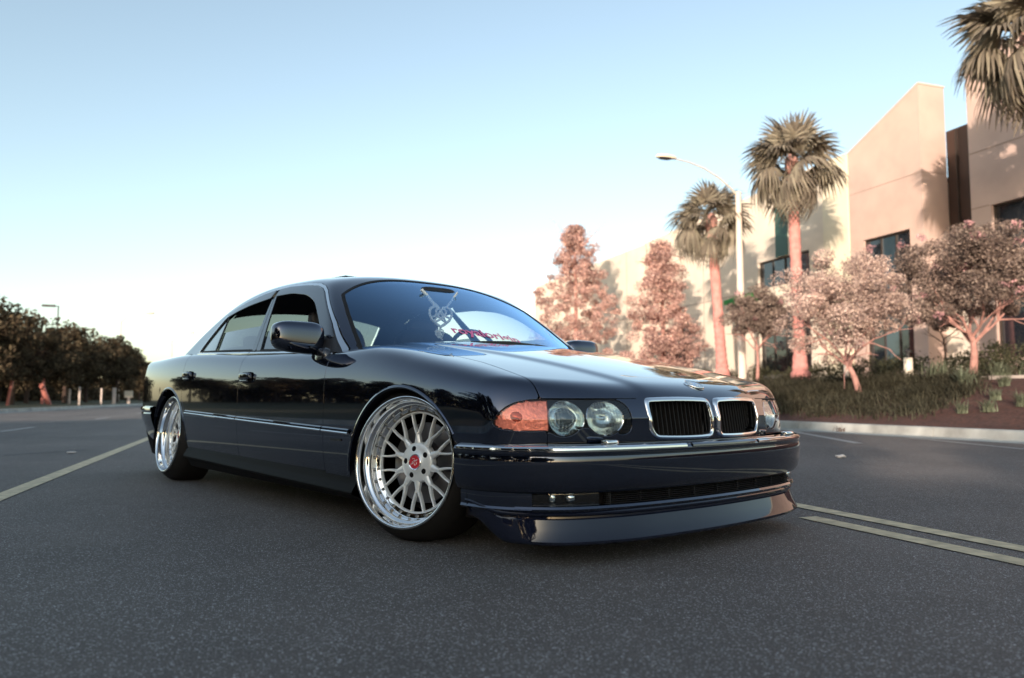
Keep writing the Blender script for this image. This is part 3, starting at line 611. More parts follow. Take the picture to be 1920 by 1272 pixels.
def F_rear(x,y,z):
    dz=z-.6
    lean=.10*dz+.5*np.clip(dz,0,1)**2
    return (X_r(np.abs(y))+lean-x)*.95
def F_body(x,y,z):
    a=smax(F_side(x,y,z),F_top(x,y,z),.12+.03*np.clip((x+.7)/.7,0,1))
    a=smax(a,F_front(x,y,z),.07)
    a=smax(a,F_rear(x,y,z),.12)
    return a
# ---------- cabin ----------
def belt(x): return .794+.042*(-x-.817)
G_w0=Spl([(-3.6,.72),(-3.2,.80),(-2.9,.823),(-2.4,.856),(-1.6,.868),(-.8,.866),(-.4,.85)])
G_t=Spl([(-3.6,.58),(-3.0,.55),(-2.4,.535),(-1.6,.525),(-.8,.545),(-.3,.60)])   # tumblehome slope dy/dz
R_c=Spl([(-3.1,1.10),(-2.9,1.190),(-2.6,1.277),(-2.3,1.321),(-2.0,1.333),(-1.7,1.324),(-1.45,1.308),(-1.25,1.283),(-1.1,1.255),(-.9,1.20)])
def G_side(x,y,z):
    dz=z-belt(x)
    return (np.abs(y)-(G_w0(x)-G_t(x)*dz-.12*np.clip(dz,0,1)**2))*.86
def G_roof(x,y,z):
    return z-(R_c(x)+.006-.062*(np.abs(y)/.62)**2.4)
W_c=Spl([(.80,-.385),(.86,-.475),(.95,-.62),(1.05,-.785),(1.15,-.96),(1.25,-1.145),(1.32,-1.28)])  # x of windscreen centre line by z
def G_ws(x,y,z):
    return (x-(W_c(z)-.20*(np.abs(y)/.70)**2.2*(1-.35*np.clip((z-.82)/.45,0,1))))*.50
K_c=Spl([(.86,-3.52),(.92,-3.40),(1.0,-3.26),(1.1,-3.06),(1.2,-2.82),(1.28,-2.55)])
def G_rw(x,y,z):
    return (K_c(z)+.22*(np.abs(y)/.70)**2.2-x)*.5
def F_cab(x,y,z):
    a=smax(G_side(x,y,z),G_roof(x,y,z),.085)
    a=smax(a,G_ws(x,y,z),.045)
    return smax(a,G_rw(x,y,z),.06)
def solve(F,o,d,t0,t1,n=40):
    """first root of F along o+d*t (from outside t0 inward to t1); o,d (...,3)"""
    lo=np.full(o.shape[:-1],t0,float); hi=np.full(o.shape[:-1],t1,float)
    for _ in range(n):
        m=(lo+hi)/2; p=o+d*m[...,None]; v=F(p[...,0],p[...,1],p[...,2])
        out=v>0; lo=np.where(out,m,lo); hi=np.where(out,hi,m)
    return o+d*hi[...,None]
def grad(F,p,e=4e-4):
    g=np.stack([(F(p[...,0]+(e if i==0 else 0),p[...,1]+(e if i==1 else 0),p[...,2]+(e if i==2 else 0))-
                 F(p[...,0]-(e if i==0 else 0),p[...,1]-(e if i==1 else 0),p[...,2]-(e if i==2 else 0)))/(2*e) for i in range(3)],-1)
    return g
# ---------------- body panels cut from one continuous body surface ----------------
def sdf_poly(px,py,poly):
    poly=np.asarray(poly,float); d=np.full(px.shape,1e9); s=np.ones(px.shape)
    n=len(poly)
    for i in range(n):
        ax,ay=poly[i]; bx,by=poly[i-1]; ex,ey=bx-ax,by-ay; wx,wy=px-ax,py-ay
        t=np.clip((wx*ex+wy*ey)/(ex*ex+ey*ey+1e-12),0,1); dx,dy=wx-ex*t,wy-ey*t
        d=np.minimum(d,dx*dx+dy*dy)
        c1=py>=ay; c2=py<by; c3=ex*wy>ey*wx
        s=np.where((c1&c2&c3)|(~c1&~c2&~c3),-s,s)
    return s*np.sqrt(d)
def rpoly(pts,r,n=5):
    """round polygon corners"""
    out=[];N=len(pts); pts=[Vector((p[0],p[1])) for p in pts]
    for i in range(N):
        a,b,c=pts[i-1],pts[i],pts[(i+1)%N]; rr=min(r,(a-b).length*.45,(c-b).length*.45)
        p=b+(a-b).normalized()*rr; q=b+(c-b).normalized()*rr
        for k in range(n+1):
            t=k/n; out.append(tuple(p*(1-t)**2+b*2*t*(1-t)+q*t*t))
    return out
def chart_side(x0,x1,z0,z1,st=.012):
    xs=np.linspace(x0,x1,max(3,int((x1-x0)/st)+1)); zs=np.linspace(z0,z1,max(3,int((z1-z0)/st)+1)); X,Z=np.meshgrid(xs,zs,indexing='ij')
    return np.stack([X,0*X-1.4,Z],-1), np.broadcast_to(np.array([0,1.,0]),X.shape+(3,)),0,1.4
def chart_top(x0,x1,y0,y1,st=.012,lean=.5):
    xs=np.linspace(x0,x1,int((x1-x0)/st)+1); ys=np.linspace(y0,y1,int((y1-y0)/st)+1); X,Y=np.meshgrid(xs,ys,indexing='ij')
    d=np.array([-lean,0,-1.]); d/=np.linalg.norm(d); P=np.stack([X,Y,0*X+.75],-1)
    return P-d*.9,np.broadcast_to(d,P.shape),0,1.9
def chart_fan(x0,x1,xc,az1,phi0,phi1,st=.012,y0=-.25,zc=.42,rev=1):
    """planes x=const between x0..x1 (side), then fan about (xc) down to azimuth az1"""
    xs=list(np.arange(x0,x1,st)); az=[90]*len(xs)
    if az1 is not None:
        k=np.arange(90,az1,-.9); xs+= [xc]*len(k); az+=list(k)
    xs=np.array(xs); az=np.radians(np.array(az)); ph=np.radians(np.arange(phi0,phi1,.9))
    A,PH=np.meshgrid(az,ph,indexing='ij'); X=np.repeat(xs[:,None],len(ph),1)
    D=np.stack([np.cos(PH)*np.cos(A)*rev,-np.cos(PH)*np.sin(A),np.sin(PH)],-1); O=np.stack([X,0*X+y0,0*X+zc],-1)
    return O+D*2.2,-D,0,2.2
def chart_front(a0,a1,z0,z1,xc=.10,sa=.55,sz=.007,rev=1):
    az=np.radians(np.arange(a0,a1,sa)); zs=np.arange(z0,z1+sz/2,sz); A,Z=np.meshgrid(az,zs,indexing='ij')
    D=np.stack([np.cos(A)*rev,-np.sin(A),0*A],-1); O=np.stack([0*A+xc,0*A,Z],-1)
    return O+D*1.6,-D,0,1.6
def chart_ws(y0,y1,z0,z1,st=.012,rev=1):
    ys=np.linspace(y0,y1,int((y1-y0)/st)+1); zs=np.linspace(z0,z1,int((z1-z0)*1.9/st)+1); Y,Z=np.meshgrid(ys,zs,indexing='ij')
    d=np.array([-.5*rev,0,-.86]); 
    o=np.stack([(-.98-(Z-1.15)*1.75) if rev>0 else (-3.06+(Z-1.0)*1.5),Y,Z],-1)
    return o-d*.5,np.broadcast_to(d,o.shape),0,1.2
def cut(P,S):
    """marching clip of a quad grid by scalar S<0 -> verts, faces, source verts"""
    nu,nv=S.shape; V=P.reshape(-1,3); s=S.ravel(); idx=np.arange(nu*nv).reshape(nu,nv)
    Q=np.stack([idx[:-1,:-1],idx[1:,:-1],idx[1:,1:],idx[:-1,1:]],-1).reshape(-1,4)
    ins=(s<0)[Q]; c=ins.sum(1); full=Q[c==4]; mixed=Q[(c>0)&(c<4)]
    newV=[];ed={};faces=[tuple(f) for f in full.tolist()]
    base=len(V)
    def ev(i,j):
        k=(i,j) if i<j else (j,i)
        if k not in ed:
            t=s[k[0]]/(s[k[0]]-s[k[1]]); t=min(max(t,.02),.98); newV.append(V[k[0]]*(1-t)+V[k[1]]*t); ed[k]=base+len(newV)-1
        return ed[k]
    for f in mixed.tolist():
        out=[]
        for a in range(4):
            i,j=f[a],f[(a+1)%4]
            if s[i]<0: out.append(i)
            if (s[i]<0)!=(s[j]<0): out.append(ev(i,j))
        if len(out)>=3: faces.append(tuple(out))
    VV=np.vstack([V,np.array(newV)]) if newV else V
    used=sorted({i for f in faces for i in f}); mp={u:k for k,u in enumerate(used)}
    return VV[used],[tuple(mp[i] for i in f) for f in faces]
def panel(name,F,chart,clip,m,parent,off=0.,lip=.012,rnd=.0018,mirror=False,seam=0.,two=False):
    O,D,t0,t1=chart
    Fo=(lambda x,y,z:F(x,y,z)-off) if off else F
    P=solve(Fo,np.array(O),np.array(D),t0,t1,26)
    S=clip(P[...,0],P[...,1],P[...,2])+seam
    S=np.where(np.abs(Fo(P[...,0],P[...,1],P[...,2]))>.004,.05,S)
    V,Fc=cut(P,S)
    if len(V)<3: return None
    if mirror: V=V*np.array([1,-1,1])
    def proj(V):
        for _ in range(2):
            g=grad(Fo,V); v=Fo(V[:,0],V[:,1],V[:,2]); n2=(g*g).sum(1); V=V-g*(v/np.maximum(n2,.3))[:,None]
        return V
    V=proj(V); g=grad(Fo,V); N=g/np.linalg.norm(g,axis=1)[:,None]
    f=Fc[len(Fc)//2]; a,b,c=V[f[0]],V[f[1]],V[f[2]]
    tot=0
    for f in Fc[::max(1,len(Fc)//15)]:
        a,b,c=V[f[0]],V[f[1]],V[f[2]]; tot+=np.sign(np.cross(b-a,c-a)@N[f[0]])
    if tot<0: Fc=[tuple(reversed(f)) for f in Fc]
    if lip:
        from collections import defaultdict
        E=defaultdict(int)
        for f in Fc:
            for i in range(len(f)): 
                E[(f[i],f[(i+1)%len(f)])]+=1
        B=[e for e in E if (e[1],e[0]) not in E]
        T=defaultdict(lambda:np.zeros(3))
        for i,j in B:
            t=V[j]-V[i]; o=np.cross(t,N[i]); n=np.linalg.norm(o)
            if n>1e-9: T[i]=T[i]+o/n; T[j]=T[j]+o/n
        bv=list(T); T={i:T[i]/max(np.linalg.norm(T[i]),1e-6) for i in bv}
        n0=len(V); k1={i:n0+k for k,i in enumerate(bv)}; k2={i:n0+len(bv)+k for k,i in enumerate(bv)}
        R1=np.array([V[i]+T[i]*rnd-N[i]*rnd for i in bv]); R2=np.array([V[i]+T[i]*rnd-N[i]*lip for i in bv])
        TN=np.array([T[i] for i in bv])
        V=np.vstack([V,R1,R2]); N=np.vstack([N,TN,TN])
        for i,j in B:
            Fc.append((j,i,k1[i],k1[j])); Fc.append((k1[j],k1[i],k2[i],k2[j]))
    o=mesh(name,V,Fc,m,parent,True,N)
    if two:
        q=np.array([1,-1,1]); o2=mesh(name,V*q,[tuple(reversed(f)) for f in Fc],m,parent,True,N*q); return o,o2
    return o
def both(name,F,chart,clip,m,parent,**k):
    return panel(name,F,chart,clip,m,parent,two=True,**k)
def smx(*a):
    r=a[0]
    for b in a[1:]: r=np.maximum(r,b)
    return r
def sweep(name,path,prof,m,parent,mir=False,closed_prof=False,cap=True,ang=30):
    """path: list of (x,y) in plan (outward normal on the right-hand side when walking rear->front on the car's right); prof(i)->[(off,z)]"""
    P=np.array(path,float); T=np.gradient(P,axis=0); T/=np.linalg.norm(T,axis=1)[:,None]; Nn=np.stack([T[:,1],-T[:,0]],1)
    b=MB(); V=[]; k=None
    for i in range(len(P)):
        pr=prof(i/(len(P)-1)); k=len(pr)
        for o,z in pr: V.append((P[i,0]+Nn[i,0]*o,P[i,1]+Nn[i,1]*o,z))
    F=[]; kk=k if closed_prof else k-1
    for i in range(len(P)-1):
        for j in range(kk):
            j2=(j+1)%k; F.append((i*k+j,(i+1)*k+j,(i+1)*k+j2,i*k+j2))
    if cap and closed_prof: F+=[tuple(range(k)),tuple(reversed(range((len(P)-1)*k,len(P)*k)))]
    b.add(V,F); return b.build(name,m,parent,smooth='auto',angle=ang)
def curve_pts(pts,n):
    """resample a plan polyline through a smooth curve at n points of equal arc length"""
    P=np.array(pts,float); d=np.r_[0,np.cumsum(np.linalg.norm(np.diff(P,axis=0),axis=1))]
    S=[Spl(list(zip(d,P[:,k]))) for k in range(P.shape[1])]; t=np.linspace(0,d[-1],n*6); Q=np.stack([s(t) for s in S],1)
    d2=np.r_[0,np.cumsum(np.linalg.norm(np.diff(Q,axis=0),axis=1))]; u=np.linspace(0,d2[-1],n)
    return np.stack([np.interp(u,d2,Q[:,k]) for k in range(P.shape[1])],1)
# ================= the car =================
paint=mat('black_car_paint',(.012,.022,.056),rough=.07,metal=.9,coat=1,coatr=.006,coatior=1.84)
paintlow=mat('black_trim_paint',(.011,.010,.012),rough=.22,coat=1,coatr=.02)
rubber=mat('black_rubber',(.012,.010,.009),rough=.65,spec=.3)
plastic=mat('dark_plastic',(.018,.016,.016),rough=.45)
inner=mat('underbody_black',(.012,.010,.010),rough=.95,spec=.1)
chrome=mat('bright_chrome',(.82,.83,.85),rough=.06,metal=1)
skirtm=mat('matt_black_sill',(.006,.005,.005),rough=.6,spec=.12)
grillem=mat('grille_plastic',(.030,.027,.027),rough=.5)
satin=mat('satin_silver',(.84,.84,.82),rough=.36,metal=.40,noise=(6,.03))
polish=mat('polished_lip',(.88,.88,.88),rough=.045,metal=1)
boltm=mat('bolt_steel',(.26,.25,.24),rough=.28,metal=1)
brakem=mat('brake_disc',(.16,.15,.15),rough=.4,metal=1)
redcap=mat('red_centre_cap',(.62,.03,.045),rough=.25,coat=1)
whitem=mat('white_print',(.8,.8,.78),rough=.4)
leather=mat('dark_leather',(.022,.020,.024),rough=.5,noise=(30,.15))
glass_ws=glassmat('windscreen_glass',(.86,.92,.95),1.62,0,2.5,rcol=(.44,.68,1.0))
glass_side=glassmat('side_glass',(.22,.25,.25),1.5,0,1.9)
glass_lamp=glassmat('lamp_cover_glass',(.96,.98,.98),1.5,0,1.5)
glass_rib=glassmat('ribbed_lamp_glass',(.85,.9,.9),1.45,.03,1.1,ribs=(26,.35))
visor=mat('smoked_visor',(.006,.006,.009),rough=.05,spec=.6,coat=1,coatr=.01)
reflm=mat('lamp_reflector',(.80,.84,.84),rough=.16,metal=1,bump=(60,.12,.004))
lampdark=mat('lamp_housing',(.020,.020,.022),rough=.4)
coral=glassmat('coral_turn_lens',(1.0,.70,.62),1.5,.02,1.1,ribs=None)
coralb=mat('coral_lens_back',(1.0,.58,.50),rough=.28,metal=.45,bump=(70,.6,.006),noise=(85,.14,2))
redl=mat('red_tail_lens',(.35,.02,.02),rough=.1,coat=1)
blue_r=mat('roundel_blue',(.05,.20,.55),rough=.2,coat=1)
car=empty('black_sedan',(0.2554,3.6932,0),math.radians(39.81-90))
tag(car,'lowered glossy black four-door sedan with deep silver mesh wheels, parked mid-road','car')
WB=3.0719; SY=-1
ARF=(0.0,.195,.418); ARR=(-WB,.235,.405)
def arcF(x,z,g=0): return ARF[2]+g-np.hypot(x-ARF[0],z-ARF[1])
def arcR(x,z,g=0): return ARR[2]+g-np.hypot(x-ARR[0],z-ARR[1])
def ecoord(x,y): return .92*np.abs(y)-.39*x
HOODX=Spl([(0,-.47),(.3,-.475),(.5,-.50),(.65,-.55),(.75,-.63)])
def seamY(x): return np.interp(x,[-.7,-.1,.1,.27,.54,.66],[.765,.735,.722,.710,.742,.748])
HL=[(.590,.478),(.588,.495),(.576,.517),(.552,.540),(.52,.556),(.47,.5655),(.40,.568),(.28,.568),(.17,.5675),(.138,.564),(.114,.554),(.098,.539),(.089,.518),(.086,.495),(.087,.472)]
HL+=[(.094,.455),(.110,.446),(.134,.4445)]
HL+=[(.192+.075*math.cos(math.radians(a)),.501+.061*math.sin(math.radians(a))) for a in range(-140,-24,10)]
HL+=[(.355+.071*math.cos(math.radians(a)),.501+.061*math.sin(math.radians(a))) for a in range(-150,-50,10)]
HL+=[(.415,.4605),(.47,.4595),(.53,.4625),(.568,.468)]
KID=rpoly([(.016,.422),(.322,.424),(.350,.455),(.356,.520),(.352,.572),(.016,.572)],.035,6)
def sHL(x,y,z,g=0): return sdf_poly(ecoord(x,y),z,HL)-g
def sKID(x,y,z,g=0): return sdf_poly(np.abs(y),z,KID)-g
g=.0022
# hood
def c_hood2(x,y,z): return smx(np.abs(y)-(seamY(x)-.003),HOODX(np.abs(y))+.004-x,(.5735-z),-(sKID(x,y,z)-.009))
hood=panel('hood',F_body,chart_top(-.80,1.25,-.80,.80,.0105,.55),c_hood2,paint,car,lip=.016)
# front fender
def c_fend(x,y,z):
    ay=np.abs(y)
    top=np.where(z<.55,-1,(seamY(x)+.003)-ay)
    low=np.where(x>.2,.412-z,.20-z)
    return smx(-.650-x,arcF(x,z),low,top,-(sHL(x,y,z)-.004),np.where(z<.52,.416-ecoord(x,y),-1))
both('front_fender',F_body,chart_fan(-.70,.25,.25,18,-30,88,.0105),c_fend,paint,car)
# arch lips (rolled edge) both axles
def archlip(cx,cz,R,a0,a1,mirror):
    b=MB(); V=[]; n=70; sec=((.000,-.006),(.006,.0045),(.013,.0035),(.017,-.002))
    A=np.radians(a0+(a1-a0)*np.arange(n+1)/n)
    X=np.stack([cx+(R+dr)*np.cos(A) for dr,_ in sec],1); Z=np.stack([cz+(R+dr)*np.sin(A) for dr,_ in sec],1)
    P=solve(F_body,np.stack([X,0*X-1.4,Z],-1),np.broadcast_to(np.array([0,1.,0]),X.shape+(3,)),0,1.4,24)
    sg_=-1 if mirror else 1
    for i in range(n+1):
        for j in range(4): V.append((X[i,j],sg_*(P[i,j,1]-sec[j][1]),Z[i,j]))
        V.append((cx+(R-.001)*math.cos(A[i]),sg_*(P[i,3,1]+.05),cz+(R-.001)*math.sin(A[i])))
    k=5; order=[4,0,1,2,3]
    F=[]
    for i in range(n):
        for j in range(4):
            q=(i*k+order[j],(i+1)*k+order[j],(i+1)*k+order[j+1],i*k+order[j+1]); F.append(q if mirror else q[::-1])
    return b.add(V,F).build('arch_lip',paint,car,smooth='auto',angle=60)
for mi in (False,True):
    archlip(ARF[0],ARF[1],ARF[2]-.002,35,172,mi); archlip(ARR[0],ARR[1],ARR[2]-.002,8,150,mi)
# header panel between the lamps
def c_head(x,y,z): return smx(ecoord(x,y)-.4125,-(sHL(x,y,z)-.004),-(sKID(x,y,z)-.001),.405-z,z-np.where(sKID(x,y,z)<.03,.585,.5695))
panel('front_panel',F_body,chart_front(-60,60,.40,.60),c_head,paint,car,lip=.03)
# doors, rear quarter
def dl(z,a,b): return a+(b-a)*np.clip((.70-z)/.25,0,1)
def c_d1(x,y,z): return smx(x+.6545,-1.7305-x,z-(belt(x)-.006),(.238-.026*x*0)-z-.004*x,arcF(x,z,.0))
def c_d2(x,y,z): return smx(x+1.7355,-2.757-x,z-(belt(x)-.006),.238-z-.004*x,arcR(x,z,.052))
def c_q(x,y,z):
    ay=np.abs(y)
    return smx(-np.maximum(-2.762-x,arcR(x,z,.047)),arcR(x,z),.225-z,z-np.where(x>-2.9,belt(x)-.006,9.),np.where((x<-3.475)&(z>.53),.705-ay,-1),np.where(x<-3.50,.508-z,-1),np.where(x>-3.475,.62-ay,-1))
both('front_door',F_body,chart_side(-1.78,-.60,.20,.86,.0115),c_d1,paint,car)
both('rear_door',F_body,chart_side(-2.80,-1.70,.20,.89,.0115),c_d2,paint,car)
def fanq():
    xs=list(np.arange(-2.60,-3.75,-.0115)); az=[90]*len(xs); k=np.arange(90,-1,-1.0); xs+=[-3.75]*len(k); az+=list(k)
    xs=np.array(xs); az=np.radians(np.array(az)); ph=np.radians(np.arange(-32,89,.9)); A,PH=np.meshgrid(az,ph,indexing='ij'); X=np.repeat(xs[:,None],len(ph),1)
    D=np.stack([-np.cos(PH)*np.cos(A),-np.cos(PH)*np.sin(A),np.sin(PH)],-1); O=np.stack([X,0*X-.25*np.sin(A),0*X+.48],-1)
    return O+D*2.2,-D,0,2.2
both('rear_quarter',F_body,fanq(),c_q,paint,car)
panel('boot_lid',F_body,chart_top(-4.6,-3.2,-.75,.75,.014,-.5),lambda x,y,z:smx(np.abs(y)-.70,x+3.48,.52-z),paint,car)
# inner shell
def cap_chart(st=.04):
    xs=[-3.6]*30+list(np.arange(-3.6,.2,st))+[.2]*31; az=list(np.linspace(180,92,30))+[90]*len(np.arange(-3.6,.2,st))+list(np.linspace(90,0,31))
    ph=np.radians(np.arange(-40,90.1,2.5)); A,PH=np.meshgrid(np.radians(az),ph,indexing='ij'); X=np.repeat(np.array(xs)[:,None],len(ph),1)
    D=np.stack([np.cos(PH)*np.cos(A),-np.cos(PH)*np.sin(A),np.sin(PH)],-1); O=np.stack([X,0*X-.02,0*X+.40],-1); return O+D*2.4,-D,0,2.4
c_sh=lambda x,y,z:smx(arcF(x,z,.03),arcR(x,z,.03),np.where((x>-3.4)&(x<-.62)&(z>.74),.1,-.1),.14-z,np.where((ecoord(x,y)<.42)&(x>.5)&(z>.41),.1,-.1),-(sHL(x,y,z)-.02))
both('inner_shell',F_body,cap_chart(),c_sh,inner,car,off=-.022,lip=0)
# wheel houses and floor
for s in (-1,1):
    for (cx,cz,R) in (ARF,ARR):
        b=MB(); V=[];n=24
        for i in range(n+1):
            a=math.radians(-4+188*i/n)
            for y in (.90,.50): V.append((cx+(R+.012)*math.cos(a),s*y,max(.13,cz+(R+.012)*math.sin(a))))
        b.add(V,[(i*2,i*2+2,i*2+3,i*2+1) for i in range(n)]); b.add([(cx-R,s*.5,.1),(cx+R,s*.5,.1),(cx+R,s*.5,.66),(cx-R,s*.5,.66)],[(0,1,2,3)])
        b.build('wheel_liner',inner,car)
MB().box((-1.45,0,.125),(4.0,1.50,.02)).build('floor_pan',inner,car)
# ---- bumper, lip, skirts ----
BP=[(.394,-.9325),(.45,-.930),(.54,-.912),(.63,-.872),(.71,-.812),(.775,-.735),(.825,-.62),(.858,-.48),(.880,-.30),(.890,-.14),(.893,0)]
BPm=BP+[(x,-y) for x,y in reversed(BP[:-1])]
PF=curve_pts(BPm,150)
def bprof(s):
    return [(-.060,.4135),(-.030,.4120),(-.012,.4085),(-.004,.4035),(-.0005,.397),(0,.388),(-.0015,.3805),(-.0045,.3785),(-.0045,.3765),(-.0005,.3745),(.0010,.365),(.001,.345),(-.002,.302),(-.008,.274),(-.018,.256),(-.027,.249),(-.034,.247)]
bump=sweep('front_bumper',PF,bprof,paint,car)
# bumper seam line strip and bright top moulding on the near side
PFl=[p for p in PF if p[0]<.895]
def moul(i0,i1,m): 
    return sweep('bumper_moulding',PF[i0:i1],lambda s:[(-.010,.4105),(-.002,.4075),(.0030,.4025),(.0036,.3965),(.0010,.3935),(-.003,.3935)],m,car)
moul(1,61,chrome); moul(89,149,chrome); moul(62,88,paint)
# lower bumper: corner pieces, fog lamps, mouth
def lowp(s): return [(-.034,.260),(-.032,.245),(-.033,.215),(-.034,.200),(-.030,.192),(-.036,.186),(-.085,.186)]
def seg(pred): return [p for p in PF if pred(p)]
sweep('bumper_corner',seg(lambda p:p[1]<-.85 or (p[1]<-.8 and p[0]<.7)),lowp,paint,car); sweep('bumper_corner',seg(lambda p:p[1]>.85 or (p[1]>.8 and p[0]<.7)),lowp,paint,car)
def barp(s): return [(-.042,.207),(-.034,.203),(-.030,.195),(-.036,.186),(-.085,.186)]
sweep('bumper_lower_bar',seg(lambda p:abs(p[1])<.87),barp,paint,car)
back=sweep('mouth_backing',seg(lambda p:abs(p[1])<.87),lambda s:[(-.070,.27),(-.070,.17)],inner,car)
for k in range(7):
    z=.2085+k*.0070
    sweep('grille_slat',[p for p in PF[::2] if abs(p[1])<.60],lambda s,z=z:[(-.042,z+.0014),(-.036,z),(-.041,z-.0024),(-.062,z-.001)],grillem,car,ang=20)
for k in range(9):
    yy=-.56+k*.14
    p=min(PF,key=lambda q:abs(q[1]-yy)); MB().box((p[0]-.050,yy,.231),(.012,.006,.054)).build('grille_rib',plastic,car)
for s in (-1,1):
    sg=[p for p in PF if .61<s*p[1]<.86 and p[0]>.6]
    fl=sweep('fog_lamp',sg,lambda t:[(-.036,.254),(-.035,.250),(-.036,.210),(-.038,.206)],glass_lamp,car)
    sweep('lamp_frame',sg,lambda t:[(-.034,.2500),(-.037,.2475),(-.042,.2465)],paintlow,fl); sweep('lamp_frame',sg,lambda t:[(-.042,.2120),(-.037,.2105),(-.034,.207)],paintlow,fl)
    sweep('lamp_bowl',sg,lambda t:[(-.040,.252),(-.072,.250),(-.085,.232),(-.076,.212),(-.040,.207)],lampdark,fl)
    p=min(sg,key=lambda q:abs(abs(q[1])-.715)); n=Vector((p[0],p[1]*.75,0)).normalized()
    q=Vector((p[0],p[1],.232))-n*.062
    V,Fq=sq(q,(.018,.020,.020),1,1,16,10); MB().add(V,Fq).build('bulb_reflector',chrome,fl,smooth=True)
    p2=min(sg,key=lambda q:abs(abs(q[1])-.79)); V,Fq=sq(Vector((p2[0],p2[1],.232))-Vector((p2[0]*.5,p2[1],0)).normalized()*.064,(.014,.014,.022),1,1,12,8); MB().add(V,Fq).build('bulb_reflector',reflm,fl,smooth=True)
    for e in (sg[0],sg[-1]):
        nn=Vector((e[0]*.5,e[1],0)).normalized()*-.068; MB().box((e[0]+nn.x,e[1]+nn.y,.231),(.03,.004,.054)).build('lamp_side',plastic,fl)
LP=[(.425,-.940),(.48,-.932),(.56,-.910),(.640,-.866),(.712,-.806),(.775,-.730),(.826,-.615),(.862,-.48),(.883,-.30),(.893,-.14),(.896,0)]
LPm=curve_pts(LP+[(x,-y) for x,y in reversed(LP[:-1])],170)
def lprof(s):
    e=min(s,1-s); q=min(1,e/.085); q=q*q*(3-2*q); zt=.184+.032*(1-q); zb=.080+.080*(1-q)
    w_=min(1,max(0,(e-.055)/.12)); w_=w_*w_*(3-2*w_)
    return [(-.085,zt+.0045),(-.052,zt+.004),(-.040,zt+.001),(-.036,zt-.004),(-.038,zt-.010),(-.048,zt-.016),(-.0475,zt-.022),(-.046+.004*w_,zt*.75+zb*.25),(-.047+.015*w_,zt*.45+zb*.55),(-.051+.031*w_,zb+.018),(-.054+.040*w_,zb+.008),(-.058+.043*w_,zb+.001),(-.064+.044*w_,zb-.004),(-.12,zb-.002)]
lipm=mat('black_lip_paint',(.008,.010,.022),rough=.05,spec=.62)
lipo=sweep('front_lip',LPm,lprof,lipm,car,ang=28)
# side skirts
for s in (-1,1):
    xs=np.linspace(-2.66,-.36,60); pts=[(x,-float(B_w(x))) for x in xs]
    pr=lambda t:[(-.040,.262),(-.026,.256),(-.020,.245),(-.016,.225-.02+.038*(1-t)),(-.010,.205+.035*(1-t)-.012),(.001,.186+.034*(1-t)-.010),(.006,.176+.034*(1-t)-.010),(.004,.168+.034*(1-t)-.010),(-.022,.157+.034*(1-t)-.010),(-.050,.13),(-.10,.115),(-.20,.110)]
    o=sweep('side_skirt',pts,pr,skirtm,car,ang=22)
    if s>0:
        o.data=o.data.copy(); o.data.transform(Matrix.Scale(-1,4,(0,1,0))); o.data.flip_normals()
# rear bumper
RP=[(-3.46,-.935),(-3.60,-.932),(-3.75,-.918),(-3.88,-.890),(-3.99,-.845),(-4.09,-.775),(-4.16,-.68),(-4.205,-.54),(-4.235,-.33),(-4.245,0)]
RPm=curve_pts(RP+[(x,-y) for x,y in reversed(RP[:-1])],120)[::-1]
sweep('rear_bumper',RPm,lambda s:[(-.06,.520),(-.02,.517),(-.003,.508),(0,.495),(-.002,.482),(-.004,.47),(0,.46),(-.007,.42),(-.026,.36),(-.054,.30),(-.080,.262),(-.12,.245),(-.2,.24)],paint,car)
sweep('bumper_moulding',[p for p in RPm if p[1]<-.2],lambda s:[(-.016,.5155),(.002,.510),(.006,.500),(.006,.488),(.001,.483),(-.003,.483)],chrome,car)
sweep('bumper_moulding',[p for p in RPm if p[1]>.2],lambda s:[(-.016,.5155),(.002,.510),(.006,.500),(.006,.488),(.001,.483),(-.003,.483)],chrome,car)
both('tail_lamp',F_body,chart_front(0,60,.56,.74,xc=-3.6,rev=-1,sa=1.2,sz=.012),lambda x,y,z:smx(.42-np.abs(y),np.abs(y)-.82,.575-z,z-.70),redl,car,off=.004)
# ---- side mouldings ----
def sidebar(name,x0,x1,zf,prof,m,mirror,F=F_body,n=50,parent=None):
    V=[];k=len(prof); xs=np.linspace(x0,x1,n); zz=np.array([zf(x) for x in xs])
    X=np.repeat(xs[:,None],k,1); Z=zz[:,None]+np.array([dz for o,dz in prof])[None,:]
    P=solve(F,np.stack([X,0*X-1.4,Z],-1),np.broadcast_to(np.array([0,1.,0]),X.shape+(3,)),0,1.4,24)
    for i in range(n):
        for j in range(k): y=P[i,j,1]-prof[j][0]; V.append((X[i,j],-y if mirror else y,Z[i,j]))
    Fq=[]
    for i in range(n-1):
        for j in range(k-1):
            q=(i*k+j,(i+1)*k+j,(i+1)*k+j+1,i*k+j+1); Fq.append(q[::-1] if mirror else q)
    Fq+=[tuple(range(k)),tuple(reversed(range((n-1)*k,n*k)))]
    return MB().add(V,Fq).build(name,m,parent or car,smooth='auto',angle=30)
zst=lambda x:.411-.026*x+.002
Pm=[(-.004,.0155),(.006,.0145),(.011,.010),(.0115,.004),(.008,.0015)]
Pc=[(.007,.0012),(.0125,.0008),(.0145,-.003),(.0125,-.0085),(.006,-.0115),(-.004,-.012)]
for mi in (False,True):
    for x0,x1 in ((-2.655,-1.738),(-1.728,-.658),(-.648,-.395)):
        sidebar('side_moulding',x0,x1,zst,Pm,paint,mi); sidebar('moulding_trim',x0,x1,zst,Pc,chrome,mi)
# side badge by the fender strip
for s in (-1,1): MB().box((-.52,s*(float(B_w(-.5))+.002),.388),(.10,.004,.010)).build('side_badge',plastic,car)
